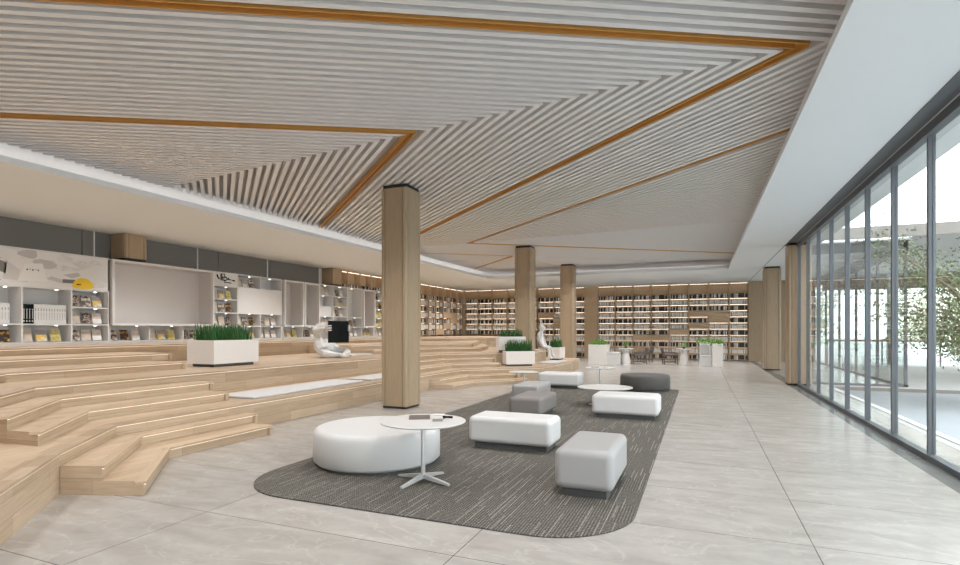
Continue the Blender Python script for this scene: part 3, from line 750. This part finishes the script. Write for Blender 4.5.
# white books / small bays
d0, d1, d2, d3, d4, d5, d6 = Y(16.16)+.01, Y(17.03), Y(17.92), Y(18.93), Y(19.82), Y(20.75), Y(21.45)
U = Unit('white display shelving behind the reading sculpture with a row of white volumes', d0, d2)
for i in (0,1,2,4,5): U.h(i, d0, d2)
U.h(3, d1, d2)
for i, j in ((0,1),(1,2),(2,4),(4,5)): U.v(d0+.014, i, j); U.v(d1, i, j); U.v(d2-.014, i, j)
for r_, sq in ((0,('c0','c5','c5')),(1,('c0','c1','c5')),(4,('c0','c1','c5'))): cell_books(U, 0, d0, d1, Z(r_), 'left of the centre line behind the sculpture', r_, sq); U.light(d1-.3, r_+1)
for r_, sq in ((0,('c5','c0','c5')),(2,('c5','c0','c5')),(3,('c0','c1','c2')),(4,('c5','c0','c5'))): cell_books(U, 1, d1, d2, Z(r_), 'right of the centre line behind the sculpture', r_, sq); U.light(d2-.3, r_+1)
U.light(d1-.4, 4)
for i in range(2):
    o = make('white_book', MB().box(XF-.3, XF-.06, d0+.05+.05*i, d0+.095+.05*i, Z(2)+BT/2+.001, Z(2)+.38), M['black'], loc=(XF-.1, d0+.07+.05*i, Z(2)), label='black volume at the left of the white volumes behind the sculpture', cat='book', group='black volumes behind the sculpture'); o.name = 'tall_book'
for i in range(11): make('tall_book', MB().box(XF-.3, XF-.06, d0+.16+.057*i, d0+.212+.057*i, Z(2)+BT/2+.001, Z(2)+.38), M['tablew'], loc=(XF-.1, d0+.18+.057*i, Z(2)), label='white volume in the row on the shelf behind the sculpture', cat='book', group='white volumes behind the sculpture')
U = Unit('white shelving unit with a tall open bay and a framed niche beside the near column', d2+.003, d4)
for i in (0,1): U.h(i, d2+.004, d4)
U.h(2, d2+.004, d3); U.h(5, d2+.004, d3)
for i, j in ((0,1),(1,2)): U.v(d2+.018, i, j); U.v(d3, i, j)
U.v(d2+.018, 2, 5); U.v(d3-.01, 2, 5); U.v(d4-.014, 0, 1)
for r_, sq in ((0,('c0','c5','c5')),(1,('c1','c0','c0'))): cell_books(U, 2, d2, d3, Z(r_), 'under the tall open bay', r_, sq); U.light(d3-.3, r_+1)
cell_books(U, 3, d3, d4, Z(0), 'under the framed niche by the column', 0, ('c0','c2','c2')); U.light(d4-.3, 1); U.light(d3-.5, 5)
U.niche(d3+.01, d4-.01, 1, 5)
U = Unit('last white display shelving unit, partly behind the near column', d4+.003, d6)
for i in range(6): U.h(i, d4+.004, d6)
for i in range(5):
    for a in (d4+.018, d5, d6-.014): U.v(a, i, i+1)
    cell_books(U, 4, d4, d5, Z(i), 'just left of the near column', i); U.light(d5-.3, i+1)

# ------------------------------------------------------------------ wooden bookcases
RH = .305; ZB0 = .045
def zrow(k): return ZB0 + RH*k      # k = 0 bottom .. 10 top row
shelf_me = {}
XWF = -13.0
def bay(width, rows, doors, label, frame, depth=.3, zbase=0.0):
    """frame: function (a, d, z) -> world, a along the wall, d depth towards the room"""
    t = thing('wooden_bookcase', label, 'bookcase', frame(width/2, 0, zbase))
    def bx(a0, a1, d0, d1, z0, z1):
        p = frame(a0, d0, z0); q = frame(a1, d1, z1)
        return (min(p[0],q[0]), max(p[0],q[0]), min(p[1],q[1]), max(p[1],q[1]), z0, z1)
    def P(name, args, mat, par=t): return make(name, MB().box(*bx(*args)), mat, par)
    P('back_panel', (0, width, 0, .015, zbase, ZS-.003), M['oakshelf'])
    P('side_panel', (0, .02, .015, depth, zbase, ZS-.003), M['oakshelf'])
    P('side_panel', (width-.02, width, .015, depth, zbase, ZS-.003), M['oakshelf'])
    P('top_panel', (.02, width-.02, .015, depth, ZS-.06, ZS-.003), M['oakshelf'])
    P('light_strip', (.05, width-.05, depth-.06, depth-.03, ZS-.068, ZS-.0605), M['ledshelf'])
    for k in rows:
        z = zrow(k)
        s = P('shelf', (.02, width-.02, .015, depth-.005, z-.022, z), M['oakshelf'])
        if k-1 in rows and (k-1) not in doors: P('light_strip', (.05, width-.05, .03, .045, z-.03, z-.0225), M['ledshelf'], s)
    for k in doors: P('door', (.022, width-.022, depth-.02, depth-.002, zrow(k)+.004, zrow(k+1)-.026), M['oakshelf'])
    return t
# book palette
pal_dark = [(.02,.018,.016),(.5,.47,.43),(.03,.025,.02),(.09,.055,.03),(.03,.03,.03),(.45,.42,.4),(.75,.73,.7),(.2,.19,.18),(.05,.04,.035)]
pal_light = [(.74,.72,.68),(.78,.75,.7),(.64,.59,.52),(.72,.71,.69),(.36,.34,.33),(.78,.76,.73),(.38,.29,.22),(.5,.5,.52),(.64,.58,.48)]
pals = [plain('book_cloth_%d' % i, c, .6, noise=.1) for i, c in enumerate(pal_dark+pal_light)]
desc = ['black','pale','black','brown','black','grey white','white','grey','dark brown','cream','cream','beige','off-white','dark grey','white','tan','grey blue','sand']
allbooks = []
def fill(frame, width, k, key, depth=.3, tag_='', zf=None, hs=1):
    zz = zrow(k) if zf is None else zf
    r = random.Random(key*131+k*7 + 5)
    pr_ = random.Random((key % 4)*17 + (k % 2)*5)
    dark = (k % 2 == 0)
    a = .035
    while a < width-.06:
        w = pr_.uniform(.028, .055) if not dark else pr_.uniform(.03, .06); h = pr_.uniform(.17, .225); 
        idx = pr_.choice([0,0,1,2,3,4,5,6,6,7,8,1]) if dark else pr_.choice([9,10,11,12,13,14,15,16,17,9,10,12,14])
        if a + w > width-.03: break
        gap = pr_.random() < .05
        if not gap:
            d = r.uniform(.17, .2)
            p = frame(a, depth-.05-d, 0); q = frame(a+w*.94, depth-.05, 0)
            allbooks.append((min(p[0],q[0]), max(p[0],q[0]), min(p[1],q[1]), max(p[1],q[1]), zz+.001, zz+h*hs, idx, tag_, k))
        a += w
rown = ['lowest','second lowest','third lowest','fourth lowest','fifth lowest','middle','fifth from top','fourth from top','third from top','second from top','top']
YB = 29.3; DP = .3
bays_back = [(1.33,2.2,{}),(.4,1.33,{7:1,6:1}),(-.53,.4,{7:1,5:1}),(-1.46,-.53,{4:1}),(-2.37,-1.46,{3:1}),(-3.27,-2.37,{3:1,1:1}),(-4.19,-3.27,{}),(-5.12,-4.19,{}),
             (-6.65,-5.8,{}),(-7.55,-6.65,{6:1,5:1}),(-8.45,-7.55,{7:1}),(-9.4,-8.5,{}),(-10.3,-9.4,{}),(-11.22,-10.3,{}),(-12.12,-11.22,{}),(-12.98,-12.12,{})]
place_n = ['farthest right bay','second bay from the right end','third bay from the right end','fourth bay from the right end','fifth bay from the right end','sixth bay from the right end','second bay right of the wide wood pilaster','bay right beside the wide wood pilaster',
           'bay left of the wide wood pilaster','bay behind the seated figure','bay just right of the second column','bay hidden half behind the second column','fourth bay from the far left corner','third bay from the far left corner','second bay from the far left corner','bay in the far left corner']
for i, (a0, a1, dr) in enumerate(bays_back):
    w = (a1-a0)*1.0; fr = (lambda x0: (lambda a, d, z: (x0+a, YB-d, z)))(a0)
    low = 0 if a0 > -8.5 else 4
    zb = 0 if low == 0 else ZD+.002
    rows = [k for k in range(low, 11)] + []
    bay(w, rows + ([11] if False else []), [k for k in dr], 'oak bookcase on the back wall, %s' % place_n[i], fr, DP, zb)
    for k in rows:
        if k not in dr: fill(fr, w, k, i, DP, place_n[i])
left_e = [16.87,17.7,18.55,19.35,20.2,21.05,21.9,22.8,23.7,24.6,25.4,26.3,27.2,28.05,28.95]
ldoors = {12:{7:1,6:1},11:{7:1,5:1},10:{4:1}}
for i, (a0, a1) in enumerate(zip(left_e[:-1], left_e[1:])):
    a0 += .4 if i == 0 else 0
    w = a1-a0; fr = (lambda y0: (lambda a, d, z: (-13.3+d, y0+a, z)))(a0)
    dr = ldoors.get(i, {})
    lab = 'oak bookcase on left wall, bay %s' % (['beside the oak column top','second past the oak column top','third past the oak column top','fourth past the oak column top','fifth past the oak column top','behind the near column, first','behind the near column, second','first right of the near column','second right of the near column','third right of the near column','fourth right of the near column','fifth right of the near column, two closed doors','sixth right of the near column','next to the far left corner'][i])
    hidden = a1 < Y(21.7)+.05            # white shelving stands in front up to its top
    rows = [] if hidden else list(range(4, 11))
    zb = Z(5)+.018 if hidden else ZD+.002
    if hidden: rows = []
    frh = fr
    bay(w, rows, [k for k in dr], lab, frh, DP, zb)
    if hidden: fill(frh, w, 10, i+40, DP, 'L'+str(i), zb+.004, .6)
    for k in rows:
        if k not in dr: fill(frh, w, k, i+40, DP, 'L'+str(i))
make('trim_%d' % ti[0], MB().box(-5.8, -5.12, YB-.33, YB, 0, ZS-.002), M['oakshelf'], kind='structure'); ti[0] += 1
make('trim_%d' % ti[0], MB().box(2.2, 4.9, YB-.32, YB, 0, ZS-.002), M['oakcol'], kind='structure'); ti[0] += 1
make('trim_%d' % ti[0], MB().box(-13.3, -13.0, 28.95, 29.0, ZD+.002, ZS-.002), M['oakshelf'], kind='structure'); ti[0] += 1
# nearest 300 as individuals: the right-hand bays show largest and unobstructed
def dist(b): return -(b[0]+b[1])/2*0.3 + 0
cand = [b for b in allbooks if b[7] in place_n[:7] and b[4] > .9]
cand.sort(key=lambda b: -(b[1]-b[0])*(b[5]-b[4]))
ind = set(id(b) for b in cand[:300])
protos = {}
cnt = 0
for b in allbooks:
    if id(b) not in ind: continue
    key = b[6]
    w, d, h = b[1]-b[0], b[3]-b[2], b[5]-b[4]
    if key not in protos:
        o = make('book', MB().box(-.5, .5, 0, 1, 0, 1), pals[key], loc=(0,0,0), local=True); protos[key] = o
    else:
        o = protos[key].copy(); COL.objects.link(o)
    o.location = ((b[0]+b[1])/2, b[2], b[4]); o.scale = (w, d, h)
    o['label'] = '%s book, %s row, %s' % (desc[key], rown[b[8]], b[7]); o['category'] = 'book'
    o['group'] = '%s books, %s row, %s' % (desc[key], rown[b[8]], b[7])
mb = MB()
for b in allbooks:
    if id(b) in ind: continue
    mb.box(*b[:6], mi=b[6])
make('books', mb, pals, label='remaining rows of books filling the oak bookcases on the back and left walls', cat='books', kind='stuff')

# ------------------------------------------------------------------ sculptures
def skin_mesh(name, nodes, edges, rad, mat, parent, sub=1, flat_=True):
    me = bpy.data.meshes.new(name+'_cage'); me.from_pydata(nodes, edges, []); me.update()
    bm = bmesh.new(); bm.from_mesh(me); sl = bm.verts.layers.skin.verify(); bm.verts.ensure_lookup_table()
    for i, v in enumerate(bm.verts):
        v[sl].radius = (rad[i], rad[i]) if not isinstance(rad[i], tuple) else rad[i]
        v[sl].use_root = (i == 0)
    bm.to_mesh(me); bm.free()
    ob = bpy.data.objects.new(name+'_cage', me); COL.objects.link(ob)
    ob.modifiers.new('skin', 'SKIN')
    if sub: s2 = ob.modifiers.new('sub', 'SUBSURF'); s2.levels = sub; s2.render_levels = sub
    dg = bpy.context.evaluated_depsgraph_get(); dg.update()
    ev = bpy.data.meshes.new_from_object(ob.evaluated_get(dg)); ev.name = name
    bpy.data.objects.remove(ob)
    o = bpy.data.objects.new(name, ev); COL.objects.link(o); o.parent = parent
    ev.materials.clear(); ev.materials.append(mat)
    ev.polygons.foreach_set('use_smooth', [not flat_]*len(ev.polygons))
    return o
# reading figure: local +x = direction it faces, +y = its left
ca_, sa_ = .9244, .3814
face = Vector((ca_*.72 + sa_*.69, sa_*.72 - ca_*.69, 0)).normalized()
t = thing('reading_sculpture', 'white faceted sculpture of a seated person holding up a black book', 'sculpture', (-9.12, 11.5, 6*R+.004), atan2(face.y, face.x), local=True)
N_ = [(-.05,0,.22),(-.2,0,.42),(-.2,0,.6),(-.08,0,.75),(.08,0,.84),(.2,0,.88),(.26,0,.86),   # pelvis spine chest neck head
      (-.06,-.24,.76),(-.02,-.36,.66),(.4,-.29,.76),                    # right arm
      (-.06,.24,.74),(-.02,.38,.58),(.4,.27,.7),
      (.05,-.18,.16),(.5,-.36,.12),(.5,.0,.07),(.6,.1,.06),                  # right leg crossed
      (.05,.18,.16),(.46,.36,.12),(.7,.08,.07),(.82,-.04,.06)]
E_ = [(0,1),(1,2),(2,3),(3,4),(4,5),(5,6),(3,7),(7,8),(8,9),(3,10),(10,11),(11,12),(0,13),(13,14),(14,15),(15,16),(0,17),(17,18),(18,19),(19,20)]
R_ = [.24,.25,.25,.2,.09,.13,.1,.13,.11,.055,.13,.11,.055,.17,.11,.07,.06,.17,.11,.07,.06]
skin_mesh('figure', N_, E_, R_, M['plaster'], t, sub=1, flat_=True)
for sgn in (-1, 1):
    for q in range(4):
        z = .7+.04*q; yb_ = sgn*.28
        make('finger', MB().tube([(.4, yb_, z-.01), (.5, yb_+sgn*.05, z), (.61, yb_+sgn*.03, z+.005), (.625, yb_-sgn*.04, z+.005)], [.017,.015,.013,.01], 6), M['plaster'], t, local=True)
    make('thumb', MB().tube([(.4, sgn*.25, .66), (.47, sgn*.22, .68), (.53, sgn*.17, .7)], [.018,.015,.011], 6), M['plaster'], t, local=True)
bk = thing('open_book', 'large black open book held up by the white sculpture', 'book', tuple(Vector((-9.12,11.5,6*R+.004)) + Matrix.Rotation(atan2(face.y, face.x), 3, 'Z') @ Vector((.57,0,.45))), atan2(face.y, face.x), local=True)
make('cover', MB().prism([(.02,0),(0,.3),(-.012,.3),(.008,0)], -.06, .5).prism([(.02,0),(.008,0),(-.012,-.3),(0,-.3)], -.06, .5), M['black'], bk, local=True)
make('pages', MB().prism([(.006,.005),(-.013,.285),(-.03,.28),(-.012,.0)], -.05, .49).prism([(.006,-.005),(-.012,0),(-.03,-.28),(-.013,-.285)], -.05, .49), M['paper'], bk, local=True)

# seated rabbit-like figure on the end of the middle tier
t = thing('seated_figure_sculpture', 'slim white long-eared figure sculpture sitting on the tier edge beside the second column', 'sculpture', (-5.13, 18.2, 6*R+.004), radians(-5), local=True)
N_ = [(-.12,0,.14),(-.1,0,.38),(-.06,0,.6),(-.03,0,.7),(0,0,.78),(.12,0,.76),
      (-.1,-.13,.58),(-.02,-.2,.34),(.1,-.16,.16),(-.1,.13,.58),(-.02,.2,.34),(.1,.16,.16),
      (.06,-.08,.1),(.28,-.1,.1),(.3,-.1,-.22),(.4,-.1,-.28),(.06,.08,.1),(.26,.12,.12),(.34,.12,-.16),(.44,.13,-.22),
      (-.03,-.07,.88),(-.06,-.08,1.1),(-.03,.07,.88),(-.07,.09,1.1)]
E_ = [(0,1),(1,2),(2,3),(3,4),(4,5),(2,6),(6,7),(7,8),(2,9),(9,10),(10,11),(0,12),(12,13),(13,14),(14,15),(0,16),(16,17),(17,18),(18,19),(4,20),(20,21),(4,22),(22,23)]
R_ = [.14,.13,.09,.05,.085,.05,.045,.035,.03,.045,.035,.03,.07,.05,.035,.04,.07,.05,.035,.04,.022,.014,.022,.014]
skin_mesh('figure', N_, E_, R_, M['plaster'], t, sub=2, flat_=False)

# ------------------------------------------------------------------ furniture by the back wall
def foliage(mb, cx, cy, cz, rx, ry, rz_, n, size, rnd):
    for _ in range(n):
        u, v = rnd.uniform(0, 2*pi), rnd.uniform(-.35, 1); r = rnd.uniform(.55, 1)
        c = math.sqrt(max(0, 1-v*v))
        p = Vector((cx+rx*r*c*cos(u), cy+ry*r*c*sin(u), cz+rz_*r*v))
        a = Vector((rnd.uniform(-1,1), rnd.uniform(-1,1), rnd.uniform(-.5,1))).normalized()*size*rnd.uniform(.6,1.2)
        b = a.cross(Vector((rnd.uniform(-1,1), rnd.uniform(-1,1), rnd.uniform(-1,1)))).normalized()*size*.45
        mb.add([p-a*.5, p+b*.5, p+a*.5, p-b*.5], [(0,1,2,3)])
rnd = random.Random(11)
t = thing('planter_bench', 'white block planter with moss and attached bench, far left by the bookcases', 'bench', (-4.0,23.7,0))
make('planter_box', MB().box(-4.5,-3.72,23.3,24.1,0,.86), M['pot'], t)
mb = MB(); foliage(mb, -4.11, 23.7, .84, .42, .42, .26, 700, .08, rnd); make('moss', mb, M['moss'], t, kind='stuff')
make('seat', MB().box(-3.72,-3.2,23.35,24.3,.0,.45), M['shelfw'], t); make('seat_cushion', MB().box(-3.71,-3.2,23.36,24.28,.45,.53), M['cushion'], t, bevel=(.02,2))
t = thing('planter_bench', 'white corner bench with tall block planter and greenery, right by the bookcases', 'bench', (.4,23.8,0))
make('planter_box', MB().box(.46,.86,23.5,24.0,0,.95), M['pot'], t)
make('back_box', MB().box(-.02,.45,24.35,24.75,0,.98), M['pot'], t)
mb = MB(); foliage(mb, .66, 23.75, .93, .3, .32, .22, 450, .08, rnd); make('moss', mb, M['moss'], t, kind='stuff')
mb = MB(); foliage(mb, .2, 24.55, .95, .38, .3, .22, 450, .08, rnd); make('moss', mb, M['moss'], t, kind='stuff')
make('seat', MB().box(-.02,.45,23.75,24.35,0,.38), M['shelfw'], t); make('seat_cushion', MB().box(-.02,.45,23.76,24.34,.38,.46), M['cushion'], t, bevel=(.02,2))
make('back_cushion', MB().box(.0,.43,24.22,24.34,.465,.9), M['cushion'], t, bevel=(.02,2)); make('arm_cushion', MB().box(.37,.45,23.78,24.2,.465,.85), M['cushion'], t, bevel=(.02,2))
def tulip(x, y, label, lab2):
    t = thing('pedestal_table', label, 'table', (x,y,0))
    make('pedestal', MB().lathe([(.18,0),(.17,.1),(.15,.4),(.11,.6),(.08,.66)], 32, x, y), M['pot'], t, smooth=40)
    make('table_top', MB().lathe([(.3,.66),(.32,.675),(.32,.69),(.31,.695)], 40, x, y), M['tablew'], t, smooth=40)
    v = thing('potted_plant', lab2, 'plant', (x,y,.697))
    make('pot', MB().lathe([(.05,.697),(.07,.78),(.065,.79)], 16, x, y), M['plinth'], v, smooth=40)
    mb = MB(); r = random.Random(int(x*100)); foliage(mb, x, y, .85, .16, .16, .13, 60, .09, r)
    make('leaves', mb, M['moss'], v)
tulip(*campos(626,23.4), 'white pedestal table beside the left bench at the back', 'small potted plant on the left pedestal table')
tulip(*campos(684,22.8), 'white pedestal table left of the corner bench at the back', 'small potted plant on the right pedestal table')
def chair(x, y, rz, label):
    t = thing('lounge_chair', label, 'chair', (x,y,0), rz, local=True)
    W = .3
    make('seat', MB().box(-.3,.3,-.28,.28,.36,.44), M['brown'], t, local=True, bevel=(.02,2))
    Mx = Matrix.Translation((-.28,0,.44)) @ Matrix.Rotation(radians(-16), 4, 'Y')
    make('backrest', MB().box(-.03,.03,-.28,.28,0,.28).xf(Mx), M['brown'], t, local=True, bevel=(.015,2))
    for sx in (-1,1):
        for sy in (-1,1): make('leg', MB().tube([(sx*.27,sy*.27,0.002),(sx*.26,sy*.26,.37)], .022, 8), M['brown'], t, local=True)
    for sy in (-1,1):
        make('armrest', MB().tube([(.27,sy*.3,.36),(.24,sy*.3,.5),(-.28,sy*.3,.53),(-.33,sy*.3,.56)], .022, 8), M['brown'], t, local=True)
        make('stretcher', MB().tube([(.27,sy*.27,.1),(-.27,sy*.27,.1)], .015, 6), M['brown'], t, local=True)
chair(*campos(639,23.6), radians(195), 'dark brown low lounge chair facing the left pedestal table')
chair(*campos(670,23.4), radians(12), 'dark brown low lounge chair facing the right pedestal table')
chair(*campos(645,25.2), radians(200), 'dark brown chair standing behind the left lounge chair')

# ------------------------------------------------------------------ outdoors
make('terrace', MB().box(3.0, 3.12, -8, 16.2, -.1, -.004).box(3.0, 40, 16.2, 17.19, -.1, -.004).box(5.06, 40, 17.19, 30, -.1, -.004), M['concrete'], kind='structure')
make('kerb', MB().box(3.12, 3.22, -8, 16.1, -.1, .015), M['kerb'], kind='structure')
make('road', MB().box(3.22, 60, -20, 16.1, -.12, -.03), M['road'], kind='structure')
make('far_kerb', MB().box(3.22, 40, 16.1, 16.2, -.12, .05), M['fascia'], kind='structure')
make('outer_ground', MB().box(-60, 90, 30.01, 120, -.3, -.1), M['concrete'], kind='structure')
t = thing('canopy', 'pale flat roofed canopy across the far end of the terrace outside the glass', 'canopy', (10,22,0))
make('roof_slab', MB().box(3.1, 34, 16.5, 17.1, 3.95, 4.15).box(5.15, 34, 17.1, 28.2, 3.95, 4.15), M['canopy'], t)
make('edge_beam', MB().box(3.1, 34, 16.42, 16.5, 3.85, 4.15), M['fascia'], t)
make('rear_beam', MB().box(5.15, 34, 28.2, 28.45, 3.3, 4.15), M['fascia'], t)
for x in (7.5, 13, 19, 26): make('post', MB().box(x, x+.2, 28.0, 28.2, 0, 3.95), M['canopy'], t)
t = thing('railing', 'metal and glass railing at the far end of the terrace outside', 'railing', (10,27.8,0))
make('top_rail', MB().box(5.15, 34, 27.72, 27.8, 1.0, 1.07), M['fascia'], t)
for i in range(15): make('post', MB().box(5.2+2*i, 5.25+2*i, 27.73, 27.78, 0, 1.0), M['frame'], t)
make('pane', MB().box(5.15, 34, 27.75, 27.76, .1, .95), M['glass'], t)
def tree(name, x, y, z0, label, cat, h, crown, n, size, mat, seed, group=None, branches=8):
    r = random.Random(seed); t = thing(name, label, cat, (x,y,z0), group=group)
    top = Vector((x+.1, y, z0+h*.35)); mb = MB(); mb.tube([(x,y,z0),(x+.05,y,z0+h*.2),top], [.07,.055,.045], 8)
    lf = MB()
    for i in range(branches):
        a = 2*pi*i/branches + r.uniform(-.3,.3); L = crown*r.uniform(.5,.95); zz = z0 + h*r.uniform(.25,.95)
        e = Vector((x+cos(a)*L, y+sin(a)*L, zz)); m_ = top.lerp(e, .5) + Vector((0,0,.15))
        st = Vector((x+.05, y, z0+h*r.uniform(.18,.35)))
        mb.tube([st, m_, e], [.035,.022,.01], 6)
        for _ in range(n//branches):
            q = st.lerp(e, r.uniform(.35,1.15)) + Vector((r.gauss(0,1), r.gauss(0,1), r.gauss(0,.7)))*crown*.12
            if q.z < z0+.3: continue
            d = Vector((r.uniform(-1,1), r.uniform(-1,1), r.uniform(-1,1))).normalized()*size*r.uniform(.6,1.2)
            b = d.cross(Vector((r.uniform(-1,1), r.uniform(-1,1), r.uniform(-1,1)))).normalized()*size*.5
            lf.add([q-d*.5, q+b*.5, q+d*.5, q-b*.5], [(0,1,2,3)])
    make('trunk', mb, M['bark'], t, smooth=50); make('leaves', lf, M[mat], t, kind='stuff')
tree('tree', 5.5, 13.6, -.03, 'leafy green tree standing just outside the glass wall at the right', 'tree', 3.7, 2.1, 15000, .08, 'leaf', 5, branches=34)
bgs = ['pale tree behind the terrace railing, farthest left','pale tree behind the terrace railing, second from left','pale tree behind the terrace railing, in the middle','pale tree behind the terrace railing, second from right','pale tree behind the terrace railing, farthest right']
for i, x in enumerate((5, 11.5, 18, 25, 32)): tree('tree', x, 34+i*1.5, -.1, bgs[i], 'tree', 4.6, 2.4, 3500, .2, 'paleleaf', 20+i, group='pale trees beyond the railing', branches=26)

# ------------------------------------------------------------------ light
w = bpy.data.worlds.new('World'); S.world = w; w.use_nodes = True
bg = w.node_tree.nodes['Background']; bg.inputs[0].default_value = (.93,.965,1,1); bg.inputs[1].default_value = 3.4
def spot(x, y, e, ang=130, r=.18, z=4.2, col=(1,.985,.97)):  # added spot lamp without a visible fitting, brightens the room from above
    l = bpy.data.lights.new('added_fill_spot', 'SPOT'); l.energy = e; l.spot_size = radians(ang); l.spot_blend = .9; l.shadow_soft_size = r; l.color = col
    o = bpy.data.objects.new('added_fill_spot', l); COL.objects.link(o); o.location = (x,y,z)
for yy_ in (-1.5, 2.5, 6.5, 10.5, 14.5, 18.5, 20.9):
    for xx_ in (-7.4, -4.0, -.6): spot(xx_, yy_+.4, 210)  # added spots just under the slats, filling the lounge with light
for yy_ in (2, 5.5, 9, 12.5, 16, 19.5, 23, 26.3): spot(-11.3, yy_, 200, z=3.8, r=.1)  # added row below the soffit, lifting the left shelves and steps
for xx_ in (-8, -4.6, -1.2, 1.3): spot(xx_, 25.0, 260, z=3.8, r=.1)  # added row brightening the back bookcases and benches
sun = bpy.data.lights.new('sun', 'SUN'); sun.energy = .6; sun.angle = .6; so = bpy.data.objects.new('sun', sun); COL.objects.link(so); so.rotation_euler = (radians(25), radians(35), 0)

# ------------------------------------------------------------------ camera
cd = bpy.data.cameras.new('camera'); cam = bpy.data.objects.new('camera', cd); COL.objects.link(cam)
cd.lens = 20; cd.sensor_width = 36; cd.sensor_fit = 'HORIZONTAL'; cd.clip_start = .05; cd.clip_end = 500
cd.shift_y = (330-282.5)/960
cam.location = (0,0,1.5); cam.rotation_euler = (pi/2, 0, math.atan(220/533.33))
S.camera = cam
S.view_settings.view_transform = 'Standard'; S.view_settings.look = 'None'; S.view_settings.gamma = 1; S.view_settings.exposure = .45
S.view_settings.use_curve_mapping = False
for o in bpy.data.objects:
    if '_o' in o: del o['_o']
